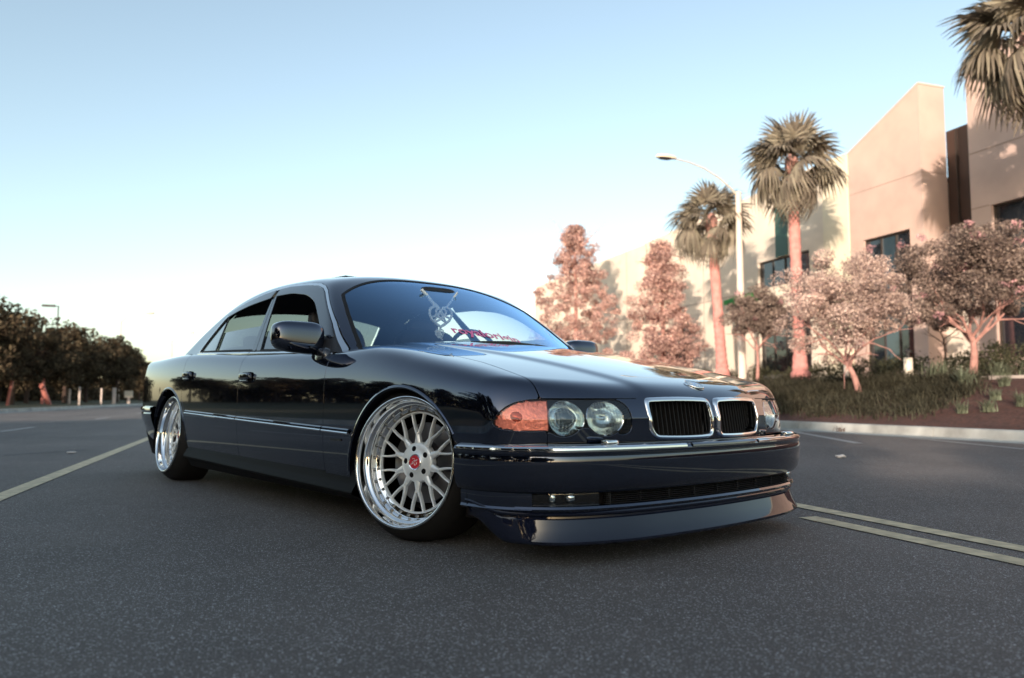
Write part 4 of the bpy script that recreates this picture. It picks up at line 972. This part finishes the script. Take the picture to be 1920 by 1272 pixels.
# door handles
for mi in (False,True):
    s=1 if mi else -1
    for hx,hz in ((-1.600,.690),(-2.628,.722)):
        y0=abs(solve(F_body,np.array([[hx,-1.4,hz]]),np.array([[0,1.,0]]),0,1.4)[0][1])
        V,Fq=sq((hx,s*(y0+.001),hz),(.072,.006,.030),.3,.45,28,12); MB().add(V,Fq).build('handle_recess',inner,car,smooth=True)
        V,Fq=sq((hx,s*(y0+.012),hz+.006),(.074,.016,.019),.35,.5,28,12); h_=MB().add(V,Fq).build('door_handle',paint,car,smooth=True)
        V,Fq=sq((hx,s*(y0+.016),hz-.020),(.062,.009,.007),.5,.5,20,8); MB().add(V,Fq).build('handle_pull',paintlow,h_,smooth=True)
# ---- cabin ----
DLO=[(-.585,.752),(-.66,.810),(-.86,.962),(-1.02,1.068),(-1.15,1.158),(-1.22,1.192),(-1.31,1.217),(-1.45,1.236),(-1.69,1.255),(-1.88,1.256),(-2.05,1.246),(-2.25,1.222),(-2.43,1.190),(-2.53,1.162),(-2.60,1.118),(-2.66,1.04),(-2.715,.955),(-2.745,.885),(-2.745,.865)]
DLO=DLO+[(-2.0,.838),(-1.2,.804)]
sD=lambda x,z:sdf_poly(x,z,DLO)
def wsedge(z): return np.interp(z,[.80,.90,1.0,1.1,1.2,1.3],[.748,.722,.690,.648,.588,.50])
def sWS(x,y,z):
    ay=np.abs(y); return smx((ay-wsedge(z))*.9,(z-(1.262-.115*(ay/.6)**3))*1.7,.80-z)
def sRW(x,y,z):
    ay=np.abs(y); return smx((ay-np.interp(z,[.9,1.0,1.1,1.2,1.28],[.70,.665,.62,.56,.48])),(z-(1.235-.04*(ay/.6)**2))*1.3,.925-z)
def c_roof(x,y,z):
    w=np.where(x>-1.9,sWS(x,y,z),sRW(x,y,z))
    d=np.where(np.abs(y)>.5,sD(x,z),1.)
    return smx(-(w-.012),-(d-.001),(np.where(x<-2.7,.87,belt(x)-.004))-z, np.where((x>-.60)&(z<.83),.1,-.1))
def cab_chart(st=.0115):
    xs=[-2.75]*60+list(np.arange(-2.75,-1.15,st))+[-1.15]*60; m=len(np.arange(-2.75,-1.15,st)); az=list(np.linspace(180,91,60))+[90]*m+list(np.linspace(90,0,60))
    ph=np.radians(np.r_[np.arange(-5,90.01,1.0)]); A,PH=np.meshgrid(np.radians(az),ph,indexing='ij'); X=np.repeat(np.array(xs)[:,None],len(ph),1)
    D=np.stack([np.cos(PH)*np.cos(A),-np.cos(PH)*np.sin(A),np.sin(PH)],-1); O=np.stack([X,0*X,0*X+.84],-1); return O+D*2.0,-D,0,2.0
ra,rb=both('roof',F_cab,cab_chart(),c_roof,paint,car,lip=.014)
# seam-free: the two halves meet on the centre line
panel('windscreen',F_cab,chart_ws(-.76,.76,.78,1.30,.012),lambda x,y,z:sWS(x,y,z)+.0,glass_ws,car,off=-.004,lip=0)
panel('windscreen_seal',F_cab,chart_ws(-.80,.80,.78,1.32,.0085),lambda x,y,z:smx(sWS(x,y,z)-.0115,-(sWS(x,y,z)+.005)),rubber,car,off=-.0008,lip=.006)
panel('rear_window',F_cab,chart_ws(-.72,.72,.90,1.30,.016,rev=-1),lambda x,y,z:sRW(x,y,z),glass_side,car,off=-.004,lip=0)
# side glass, frames, chrome
ch=chart_side(-2.80,-.55,.775,1.275,.010)
def ringc(a,b): return lambda x,y,z:smx(sD(x,z)+a,-(sD(x,z)+b))
both('window_chrome',F_cab,ch,lambda x,y,z:smx(sD(x,z)+.001,-(sD(x,z)+.0135),belt(x)+.004-z),chrome,car,off=.003,lip=.006,rnd=.002)
bpil=lambda z:-1.588-(z-.836)*.72      # front edge of pillar trim
bpil2=lambda z:-1.712-(z-.841)*.52
spl=lambda z:-2.350-(z-.865)*.72
both('door_frame',F_cab,ch,lambda x,y,z:smx(sD(x,z)+.0135,-(sD(x,z)+.030),belt(x)+.005-z),rubber,car,off=-.002,lip=.006)
both('pillar_trim',F_cab,ch,lambda x,y,z:smx(sD(x,z)+.024,x-bpil(z),.5*(bpil(z)+bpil2(z))+.003-x),paintlow,car,off=0,lip=.008)
both('pillar_trim',F_cab,ch,lambda x,y,z:smx(sD(x,z)+.024,x-.5*(bpil(z)+bpil2(z))+.003,bpil2(z)-x),paintlow,car,off=0,lip=.008)
both('quarter_bar',F_cab,ch,lambda x,y,z:smx(sD(x,z)+.024,np.abs(x-spl(z))-.010),rubber,car,off=-.001,lip=.006)
both('front_window',F_cab,ch,lambda x,y,z:smx(sD(x,z)+.028,bpil(z)-.003-x,z-.955+.02*(x+1.2)),glass_side,car,off=-.010,lip=0)
both('rear_side_window',F_cab,ch,lambda x,y,z:smx(sD(x,z)+.028,x-bpil2(z),spl(z)-x,z-1.005),glass_side,car,off=-.010,lip=0)
both('quarter_window',F_cab,ch,lambda x,y,z:smx(sD(x,z)+.028,x-spl(z)),glass_side,car,off=-.008,lip=0)
# smoked rain visors over the side windows
V1=rpoly([(-.78,.860),(-.93,.915),(-1.025,.985),(-1.20,1.098),(-1.36,1.155),(-1.60,1.190),(-1.90,1.198),(-1.93,1.29),(-1.2,1.29),(-.70,.93)],.06)
V2=[(-1.90,1.19),(-2.18,1.172),(-2.36,1.150),(-2.52,1.122),(-2.62,1.15),(-2.4,1.25),(-1.87,1.30)]
both('window_visor',F_cab,ch,lambda x,y,z:smx(sD(x,z)+.016,sdf_poly(x,z,V1),-1.835-x),visor,car,off=.010,lip=.010,rnd=.004)
both('window_visor',F_cab,ch,lambda x,y,z:smx(sD(x,z)+.016,sdf_poly(x,z,V2),x+1.885),visor,car,off=.010,lip=.010,rnd=.004)
# mirror sail
both('mirror_sail',F_cab,ch,lambda x,y,z:smx(sD(x,z)+.012,sdf_poly(x,z,[(-.60,.79),(-.83,.80),(-.90,.83),(-.82,.93),(-.74,.90)])),plastic,car,off=.006,lip=.008)
# belt strip
for mi in (False,True):
    for x0,x1 in ((-2.745,-1.738),(-1.728,-.70)):
        sidebar('belt_trim',x0,x1,lambda x:belt(x)-.001,[(-.006,.012),(.001,.0105),(.004,.006),(.0045,.001),(.002,-.004),(-.006,-.006)],chrome,mi,F=F_cab)
# cowl and wipers
panel('cowl_panel',F_body,chart_top(-1.0,.2,-.72,.72,.02,.5),lambda x,y,z:smx(x-HOODX(np.abs(y))+.002,-.75-x,np.abs(y)-.70),plastic,car,off=-.006,lip=0)
def wsp(y,z,o=.0):
    p=solve(lambda a,b,c:F_cab(a,b,c)-o,np.array([[z*0+(-.98-(z-1.15)*1.75)+.25,y,z+.43]]),np.array([[-.5,0,-.86]]),0,1.2)[0]; return Vector(p)
for (y0,y1,za,zb) in ((-.30,.30,.838,.836),(.15,.62,.844,.822)):
    w=MB().tube([wsp(y0+(y1-y0)*t,za+(zb-za)*t+.008,.016) for t in np.linspace(0,1,9)],.006,6).build('wiper_blade',rubber,car)
    MB().tube([wsp(y0+(y1-y0)*t,za+(zb-za)*t+.004,.026) for t in np.linspace(.1,.9,7)],[.003,.005,.006,.009,.006,.005,.003],6).build('wiper_arm',plastic,w)
# sunroof popped up behind
MB().box((-1.80,0,1.333),(.38,.66,.009),Matrix.Rotation(math.radians(2.2),3,'Y')).build('sunroof',paint,car,bevel=.004)
MB().box((-1.97,0,1.326),(.03,.62,.022)).build('sunroof_seal',rubber,car)
# ---- door mirrors ----
for s in (-1,1):
    V,Fq=sq((0,0,0),(.055,.130,.071),.52,.58,44,26)
    V2_=[]
    for v in V:
        t=(v.y+.128)/.256                    # 0 outer ... 1 inner (towards the car)
        z=v.z*(1.0+.10*t)-(.018*t if v.z<0 else .006*t); x=v.x*(1.15 if v.x>0 else .8)
        V2_.append(Vector((-.868+x,(-.965+v.y)*(1 if s<0 else -1),.874+z)))
    Fm=Fq if s<0 else [f[::-1] for f in Fq]
    mo=MB().add(V2_,Fm).build('door_mirror',paint,car,smooth=True)
    V,Fq=sq((-.918,s*.965,.874),(.006,.105,.055),.4,.45,30,10); MB().add(V,Fq).build('mirror_glass',chrome,mo,smooth=True)
    b=MB(); b.tube([(-.862,s*.865,.815),(-.84,s*.85,.79),(-.80,s*.845,.765)],[.030,.034,.030],12); b.build('mirror_arm',plastic,mo,smooth='auto')
    V,Fq=sq((-.775,s*.868,.760),(.062,.034,.058),.7,.8,20,14); MB().add(V,Fq).build('mirror_foot',paintlow,mo,smooth=True)
# ---- kidneys ----
kid_s=[]
def kx(y,z): return float(solve(F_body,np.array([[1.7,y,z]]),np.array([[-1.,0,0]]),0,1.6)[0][0])
for s in (-1,1):
    K=curve_pts([(p[0],p[1]) for p in KID]+[KID[0]],76)[:-1]; c=K.mean(0)
    nK=len(K); T=np.roll(K,-1,0)-np.roll(K,1,0); T/=np.linalg.norm(T,axis=1)[:,None]; NN=np.stack([T[:,1],-T[:,0]],1)
    if (NN[0]@(K[0]-c))<0: NN=-NN
    prof=[(-.002,-.030),(-.003,.006),(.000,.012),(.006,.0150),(.0115,.0135),(.0145,.009),(.0150,-.004),(.0150,-.03)]   # (inward width, proud)
    V=[]
    for i in range(nK):
        wdt=1.0
        x0=.0
        for o,pr in prof:
            q=K[i]-NN[i]*o*wdt; xs=.838-.10*(q[0]/.36)**2.2*.42-max(0,q[1]-.50)*.30
            V.append((xs+pr,s*q[0],q[1]))
    k=len(prof); F=[]
    for i in range(nK):
        for j in range(k-1):
            q=(i*k+j,((i+1)%nK)*k+j,((i+1)%nK)*k+j+1,i*k+j+1); F.append(q)
    ko=MB().add(V,F).build('kidney_grille',chrome,car,smooth='auto',angle=40)
    b=MB(); b.box((.735,s*.184,.497),(.006,.34,.16)).build('grille_backing',inner,ko)
    ns=15
    for i in range(ns):
        y=.034+i*(.336-.034)/(ns-1)
        zt=.563; zb=.432 if y<.31 else .45
        xs=.818-.042*(y/.36)**2.2
        bb=MB(); h=(zt-zb)/2
        bb.add([(xs-.006-.3*max(0,z-.5),s*(y-.0022),z) for z in (zb,zt)]+[(xs-.006-.3*max(0,z-.5),s*(y+.0022),z) for z in (zb,zt)]+[(xs-.05-.3*max(0,z-.5),s*(y-.0025),z) for z in (zb,zt)]+[(xs-.05-.3*max(0,z-.5),s*(y+.0025),z) for z in (zb,zt)],[(0,1,3,2),(4,6,7,5),(0,4,5,1),(2,3,7,6)])
        bb.build('grille_slat',rubber,ko)
# ---- headlights ----
def esurf(e,z,off=0):
    """point on the right front corner with e coordinate and height"""
    az=np.radians(np.linspace(5,88,240)); D=np.stack([np.cos(az),-np.sin(az),0*az],-1); O=np.array([.10,0,z])+D*1.6
    P=solve(lambda a,b,c:F_body(a,b,c)-off,O,-D,0,1.6,24); ee=ecoord(P[:,0],P[:,1]); i=np.argmin(np.abs(ee-e)); return Vector(P[i])
LCx=[(.341,.501,.0675,.0615),(.190,.501,.0745,.0615)]
_az=np.radians(np.linspace(5,88,240)); _D=np.stack([np.cos(_az),-np.sin(_az),0*_az],-1); _P=solve(F_body,np.array([.10,0,.50])+_D*1.6,-_D,0,1.6,26)
_e=ecoord(_P[:,0],_P[:,1]); _i=np.argsort(_e); SE,SX,SYY=_e[_i],_P[_i,0],_P[_i,1]
def lens_pt(e,z):
    dz=z-.50; lean=.28*dz+1.2*dz*dz if dz>0 else -.04*dz
    return Vector((float(np.interp(e,SE,SX))-lean,float(np.interp(e,SE,SYY)),z))
EN=Vector((.92,-.39,0)); ET=Vector((-.39,-.92,0)); EZ=Vector((0,0,1))
for s in (-1,1):
    mir=(s>0)
    hc=chart_front(8,88,.43,.58,sa=.5,sz=.0055)
    ho=panel('headlight',F_body,hc,lambda x,y,z:smx(sHL(x,y,z)+.0,ecoord(x,y)-.409),glass_lamp,car,off=-.0035,lip=0,mirror=mir)
    panel('turn_signal',F_body,hc,lambda x,y,z:smx(sHL(x,y,z)+.0015,.411-ecoord(x,y)),coral,ho,off=-.002,lip=.02,mirror=mir)
    panel('signal_back',F_body,hc,lambda x,y,z:smx(sHL(x,y,z)-.003,.409-ecoord(x,y)),coralb,ho,off=-.014,lip=0,mirror=mir)
    for q in range(4):        # moulded steps at the inner end of the indicator
        e0=.428+q*.016; P4=[lens_pt(e0+a_,z_)-EN*(.0135-.004*b_) for a_,b_ in ((0,0),(.006,1),(.012,0)) for z_ in (.474,.559)]
        if s>0:
            for v_ in P4: v_.y=-v_.y
        MB().add(P4,[(0,2,3,1),(2,4,5,3)]).build('lens_step',coralb,ho)
    V,F=[],[]
    for r_,d_ in ((1,0),(.8,.004),(.5,.007),(0,.0085)):
        for k_ in range(18):
            a_=2*math.pi*k_/18; v_=lens_pt(.515+.020*r_*math.cos(a_),.508+.018*r_*math.sin(a_))-EN*(.0125-d_*.9)
            if s>0: v_.y=-v_.y
            V.append(v_)
    F=[(i_*18+k_,i_*18+(k_+1)%18,(i_+1)*18+(k_+1)%18,(i_+1)*18+k_) for i_ in range(3) for k_ in range(18)]
    MB().add(V,F).build('signal_bulb',mat('amber_bulb',(.75,.22,.14),rough=.12,metal=.5) if 'amber_bulb' not in MATS else MATS['amber_bulb'],ho,smooth='auto')
    panel('lamp_back',F_body,hc,lambda x,y,z:smx(sHL(x,y,z)-.004,ecoord(x,y)-.409),lampdark,ho,off=-.085,lip=0,mirror=mir)
    panel('lamp_rim',F_body,hc,lambda x,y,z:smx(sHL(x,y,z)-.004,-(sHL(x,y,z)+.0005)),rubber,ho,off=-.002,lip=.09,rnd=.001,mirror=mir)
    for li,(ce,cz,re,rz) in enumerate(LCx):
        def P3(r,d,q,ce=ce):
            v=lens_pt(ce+r*re*math.cos(q),cz+r*rz*math.sin(q))-EN*(d+.013)   # follows the curve of the front corner
            if s>0: v.y=-v.y
            return v
        def bowl(prof,n=44):
            V=[P3(r,d,2*math.pi*k/n) for r,d in prof for k in range(n)]
            F=[(i*n+k,i*n+(k+1)%n,(i+1)*n+(k+1)%n,(i+1)*n+k) for i in range(len(prof)-1) for k in range(n)]
            if s<0: F=[f[::-1] for f in F]
            return V,F
        V,F=bowl([(1.03,-.003),(1.0,-.006),(.965,-.004),(.95,.002)]); MB().add(V,F).build('lamp_ring',chrome,ho,smooth='auto')
        if li==1: V,F=bowl([(.96,0),(.90,.02),(.78,.045),(.55,.065),(.25,.075),(.0,.077)]); MB().add(V,F).build('lamp_bowl',reflm,ho,smooth='auto')
        else: V,F=bowl([(.96,0),(.93,.02),(.80,.035),(.60,.040),(.58,.030),(.54,.028)]); MB().add(V,F).build('lamp_bowl',reflm,ho,smooth='auto')
        if li==0:
            V,F=bowl([(.60,.028),(.60,.012),(.55,.008),(.50,.012),(.50,.03)]); MB().add(V,F).build('projector_ring',chrome,ho,smooth='auto')
            V,F=bowl([(.50,.02),(.44,.006),(.33,-.002),(.18,-.007),(0,-.008)]); MB().add(V,F).build('projector_lens',MATS.get('projector_lens') or mat('projector_lens',(.10,.13,.14),rough=.03,coat=1,metal=.35),ho,smooth=True)
        else:
            V,F=bowl([(.16,.055),(.15,.02),(.10,.012),(0,.010)],16); MB().add(V,F).build('bulb_shield',chrome,ho,smooth='auto')
        V,F=bowl([(.94,.001),(.6,-.001),(.3,-.002),(0,-.002)]); MB().add(V,F).build('lamp_lens',glass_rib,ho,smooth=True)
# headlight washers
for s in (-1,1):
    p=min(PF,key=lambda q:abs(q[1]-s*.575)); V,Fq=sq((p[0]-.026,p[1],.4185),(.020,.034,.010),.5,.6,20,10); MB().add(V,Fq).build('washer_nozzle',chrome,car,smooth=True)
# roundel
zr=float(solve(F_body,np.array([[.745,0,1.2]]),np.array([[0,0,-1.]]),0,1)[0][2])
gr=grad(F_body,np.array([[.745,0.,zr]]))[0]; gr=Vector(gr/np.linalg.norm(gr)); Rm=gr.to_track_quat('Z','X').to_matrix().to_4x4()
def disc(r0,r1,a0,a1,h,n=32): 
    V=[];
    for i in range(n+1):
        a=a0+(a1-a0)*i/n
        V+=[(r0*math.cos(a),r0*math.sin(a),h),(r1*math.cos(a),r1*math.sin(a),h)]
    return V,[(2*i,2*i+1,2*i+3,2*i+2) for i in range(n)]
em=empty('roundel'); em.parent=car; em.matrix_local=Matrix.Translation(Vector((.745,0,zr))+gr*.002)@Rm
MB().lathe([(.0415,-.004),(.0415,.002),(.040,.0045),(.0375,.0035)],40,'Z').build('emblem_rim',chrome,em,smooth='auto')
V,F=disc(.022,.038,0,2*math.pi,.0034); MB().add(V,F).build('emblem_ring',visor,em)
V,F=disc(.0215,.0235,0,2*math.pi,.0037); MB().add(V,F).build('emblem_line',chrome,em)
for q in range(4):
    V,F=disc(0,.0215,q*math.pi/2,(q+1)*math.pi/2,.0035,8); MB().add(V,F).build('emblem_quarter',blue_r if q%2 else whitem,em)
def text(name,body,size,m,parent,mapf,ext=.0006,bold=0.0,shear=0,align='CENTER'):
    cu=bpy.data.curves.new(name,'FONT'); cu.body=body; cu.size=size; cu.offset=bold; cu.shear=shear; cu.align_x=align; cu.align_y='CENTER'; cu.resolution_u=3; cu.fill_mode='FRONT'
    o=bpy.data.objects.new(name,cu); COL.objects.link(o); dg=bpy.context.evaluated_depsgraph_get(); me=bpy.data.meshes.new_from_object(o.evaluated_get(dg)); bpy.data.objects.remove(o)
    for v in me.vertices: v.co=mapf(v.co)
    me.materials.clear(); return link(name,me,m,parent)
for ch_,an in zip('BMW',(135,90,45)):
    a=math.radians(an); text('emblem_letter',ch_,.015,whitem,em,lambda c,a=a:Matrix.Rotation(a-math.pi/2,3,'Z')@c+Vector((.030*math.cos(a),.030*math.sin(a),.0038)) ,bold=.0004)
em.rotation_euler=em.rotation_euler
# windscreen lettering
pinkm=mat('pink_decal',(.85,.16,.36),rough=.4)
def wsmap(c): 
    y=-.045+c.x; z=.912+c.y*.62-.115*(c.x)
    return wsp(y,z,-.0015)
text('windscreen_lettering','royalorigin',.092,pinkm,car,wsmap,bold=.0022,shear=.15)
# ---- interior ----
for s in (-1,1):
    V,Fq=sq((-1.72,s*.36,.80),(.075,.24,.24),.45,.5,24,14,Matrix.Rotation(math.radians(-14),3,'Y')); st=MB().add(V,Fq).build('front_seat',leather,car,smooth=True)
    V,Fq=sq((-1.79,s*.36,1.055),(.045,.115,.062),.5,.5,20,12); MB().add(V,Fq).build('headrest',leather,st,smooth=True)
    V,Fq=sq((-2.86,s*.36,.98),(.045,.12,.05),.5,.5,16,10); MB().add(V,Fq).build('rear_headrest',leather,car,smooth=True)
V,Fq=sq((-2.82,0,.76),(.09,.68,.19),.3,.3,24,12); MB().add(V,Fq).build('rear_seat',leather,car,smooth=True)
V,Fq=sq((-.86,0,.765),(.34,.74,.075),.35,.3,32,12); MB().add(V,Fq).build('dashboard',leather,car,smooth=True)
MB().box((-3.15,0,.88),(.5,1.3,.02)).build('parcel_shelf',leather,car)
b=MB(); b.tube([(-1.19+.05*math.sin(a)*0-.06*math.sin(a),.37+.19*math.cos(a),.83+.17*math.sin(a)) for a in np.linspace(0,2*math.pi,33)],.014,8,cap=False); sw=b.build('steering_wheel',leather,car,smooth='auto')
MB().tube([(-1.19,.20,.83),(-1.16,.37,.83),(-1.19,.54,.83)],[.02,.035,.02],8).build('wheel_spoke',leather,sw)
V,Fq=sq((-1.085,.0,1.185),(.020,.125,.040),.5,.5,24,12); rm=MB().add(V,Fq).build('rear_view_mirror',plastic,car,smooth=True)
both('door_card',F_body,chart_side(-2.7,-.7,.45,.84,.05),lambda x,y,z:smx(z-belt(x)-.0),leather,car,off=-.09,lip=0)
panel('headliner',F_cab,(lambda: (lambda X,Y:(np.stack([X,Y,0*X+1.8],-1),np.broadcast_to(np.array([0,0,-1.]),X.shape+(3,)),0,1.2))(*np.meshgrid(np.linspace(-2.75,-1.25,40),np.linspace(-.6,.6,30),indexing='ij')))(),lambda x,y,z:np.abs(y)-.60,mat('headliner_cloth',(.10,.10,.11),rough=.9),car,off=-.035,lip=0)
# ---- wheels ----
def build_wheel():
    w=MB()
    rim=[(.2575,.014),(.2630,.010),(.2645,.004),(.2625,-.0015),(.2575,-.003),(.2525,-.001),(.2500,.005),(.2485,.016),(.2470,.030),(.2450,.040),(.2400,.0455),(.2340,.048),(.2315,.052),(.2305,.060),(.2298,.074),(.2290,.084),(.2270,.0885),(.2240,.0895),(.2050,.0900),(.2035,.0925),(.2030,.10),(.202,.13),(.206,.20),(.230,.23),(.255,.25)]
    W=w.lathe(rim[::-1],96,'Y').build('wheel',polish,None,smooth='auto',angle=50)
    tyre=[(.2575,.012),(.2650,.008),(.2700,.0105),(.2800,.020),(.2930,.034),(.3030,.050),(.3095,.064),(.3135,.080),(.3150,.100),(.3155,.13),(.3155,.20),(.3130,.225),(.305,.245),(.285,.255),(.255,.252)]
    T=MB().lathe(tyre[::-1],96,'Y').build('tyre',rubber,W,smooth='auto',angle=50)
    # centre disc face ring
    MB().lathe([(.2035,.094),(.2060,.0875),(.2040,.0855),(.2005,.0855),(.1985,.0880),(.1980,.100)][::-1],96,'Y').build('centre_ring',satin,W,smooth='auto',angle=50)
    # hub
    hub=[(.083,.112),(.082,.094),(.0795,.0860),(.074,.0828),(.058,.0815),(.043,.0800),(.036,.0765),(.0325,.0750),(.0322,.0785)]
    MB().lathe(hub[::-1],60,'Y').build('hub',satin,W,smooth='auto',angle=60)
    def bar(b,p0,p1,w0,w1,h0,h1,y0,y1,c0=0,c1=0):
        p0=Vector(p0);p1=Vector(p1); n=9; V=[]
        t=(p1-p0).normalized(); s=Vector((-t.y,t.x))
        for i in range(n):
            u=i/(n-1); c=p0.lerp(p1,u)+s*(c0*math.sin(math.pi*u)); wd=(w0+(w1-w0)*(3*u*u-2*u**3))/2; h=h0+(h1-h0)*u; y=y0+(y1-y0)*u
            for a,d in ((-1,h),(-1,.30*h),(-.55,.06*h),(0,0),(.55,.06*h),(1,.30*h),(1,h)):
                q=c+s*(wd*a); V.append((q.x,y+d,q.y))
        k=7; F=[(i*k+j,(i+1)*k+j,(i+1)*k+j+1,i*k+j+1) for i in range(n-1) for j in range(k-1)]
        b.add(V,F)
    b=MB()
    bar(b,(.062,0),(.122,0),.034,.0175,.020,.018,.0835,.0845)
    for q in (-1,1):
        a=math.radians(9.2*q); bar(b,(.112,.0022*q),(.2025*math.cos(a),.2025*math.sin(a)),.0115,.0085,.018,.016,.0843,.0872,c0=.0035*q)
    sp0=b.build('spoke',satin,W,smooth='auto',angle=40)
    for i in range(1,10):
        o=sp0.copy(); COL.objects.link(o); o.parent=W; o.rotation_euler=(0,2*math.pi*i/10,0)
    sp0.rotation_euler=(0,0,0)
    bl=MB().lathe([(.0075,.004),(.0075,-.0008),(.0060,-.0012),(.0058,-.0055),(.0046,-.0075),(.0015,-.0070)],10,'Y').build('rim_bolt',boltm,W,smooth='auto')
    bl.data.transform(Matrix.Translation((.2155,.0905,0)))
    for i in range(1,30):
        o=bl.copy(); COL.objects.link(o); o.parent=W; o.rotation_euler=(0,2*math.pi*i/30,0)
    for i in range(5):
        a=2*math.pi*(i+.5)/5+.2
        V,Fq=sq((.0545*math.cos(a),.0828,.0545*math.sin(a)),(.0125,.0042,.0125),1,1,20,8); MB().add(V,Fq).build('lug_hole',inner,W,smooth=True)
    MB().lathe([(.0325,.082),(.0322,.0735),(.0300,.0715),(.0272,.0725),(.0268,.0735)][::-1],40,'Y').build('cap_ring',chrome,W,smooth='auto')
    cp=MB().lathe([(.0272,.0745),(.0265,.0712),(.018,.0700),(0,.0695)],40,'Y').build('centre_cap',redcap,W,smooth='auto')
    b=MB()
    for pts in ([(-.012,.010),(-.004,.014),(.002,.008),(-.006,.002),(-.010,-.004),(-.002,-.009)],[(-.014,-.014),(0,0),(.014,.014)],[(.012,.004),(.014,-.004),(.008,-.012),(.002,-.004)],[(-.002,.006),(.008,.010),(.012,.014)]):
        b.tube([(x,.0697,z) for x,z in pts],.0011,5)
    b.build('cap_script',whitem,cp)
    MB().lathe([(.165,.150),(.165,.138),(.160,.136),(.095,.136),(.090,.125),(.05,.125)][::-1],60,'Y').build('brake_disc',brakem,W,smooth='auto')
    V,Fq=sq((.12,.135,.06),(.045,.035,.06),.5,.5,16,10); MB().add(V,Fq).build('brake_caliper',plastic,W,smooth=True)
    return W
def dup(o,parent=None):
    c=o.copy(); COL.objects.link(c)
    if parent is not None: c.parent=parent; c.matrix_parent_inverse=o.matrix_parent_inverse
    for ch_ in list(o.children): dup(ch_,c)
    return c
W0=build_wheel(); W0.parent=car
wl=[W0]+[dup(W0,car) for _ in range(3)]
def setw(o,x,y,z,steer,camb,spin,left):
    R=Matrix.Rotation(math.radians(steer),4,'Z')@Matrix.Rotation(math.radians(-camb if not left else camb),4,'X')@(Matrix.Rotation(math.pi,4,'Z') if left else Matrix.Identity(4))@Matrix.Rotation(spin,4,'Y')
    o.matrix_local=Matrix.Translation((x,y,z))@R
setw(wl[0],0,-.9016,.3196,16.1,4.6,math.radians(14),False); setw(wl[1],-WB,-.9185,.3253,0,6.4,math.radians(5),False)
setw(wl[2],0,.9016,.3196,16.1,4.6,.3,True); setw(wl[3],-WB,.9185,.3253,0,6.4,.8,True)
# ---- knotted charm behind the windscreen ----
cx=-1.0
cord=mat('ivory_braided_cord',(.93,.91,.84),rough=.7,bump=(220,.6,.003))
kn=empty('knot_charm'); kn.matrix_world=Matrix.Translation((0.2554,3.6932,0))@Matrix.Rotation(math.radians(39.81-90),4,'Z')@Matrix.Translation((cx,-.035,1.073))
tag(kn,'ivory braided cord knot charm with a looped ball hanging behind the windscreen','charm')
def yz(l,r,name,n=6):
    return MB().tube([Vector(q) for q in l],r*1.25,n).build(name,cord,kn,smooth='auto',angle=60)
yz([(.0,-.135,.115),(0,-.10,.085),(0,-.06,.045),(0,-.028,.022)],.0062,'cord_strand'); yz([(.0,-.128,.118),(0,-.092,.088),(0,-.052,.050),(0,-.02,.03)],.0055,'cord_strand')
yz([(.0,.118,.120),(0,.09,.088),(0,.058,.045),(0,.03,.022)],.0050,'cord_strand')
for s in (-1,1):
    yz([(.0,s*.01,.02),(0,s*.045,.028),(0,s*.072,.012),(0,s*.078,-.018),(0,s*.062,-.048),(0,s*.03,-.072),(0,0,-.088)],.0068,'knot_loop')
    yz([(.004,s*.012,.018),(.004,s*.036,.006),(.004,s*.030,-.024),(.004,-s*.005,-.046),(.004,-s*.034,-.060)],.0055,'knot_loop')
    yz([(-.004,-s*.005,-.0),(-.004,s*.025,-.034),(-.004,s*.040,-.058),(-.004,s*.018,-.078)],.005,'knot_loop')
    yz([(.0,s*.02,.022),(0,s*.0,.004),(0,-s*.018,-.016),(0,-s*.045,-.030),(0,-s*.06,-.034)],.005,'knot_loop')
b=MB()
for i in range(9):
    a=2*math.pi*i/9; b2=[(.008*math.sin(t*2),-.006+.016*math.cos(a)+.013*math.cos(t),-.128+.016*math.sin(a)+.013*math.sin(t)) for t in np.linspace(0,2*math.pi,12)]
    MB().tube([Vector(q) for q in b2],.0026,5,cap=False).build('ball_loop',cord,kn,smooth=True)
yz([(0,0,-.085),(0,-.006,-.11),(0,-.01,-.14),(0,.012,-.165)],.003,'tail_strand')
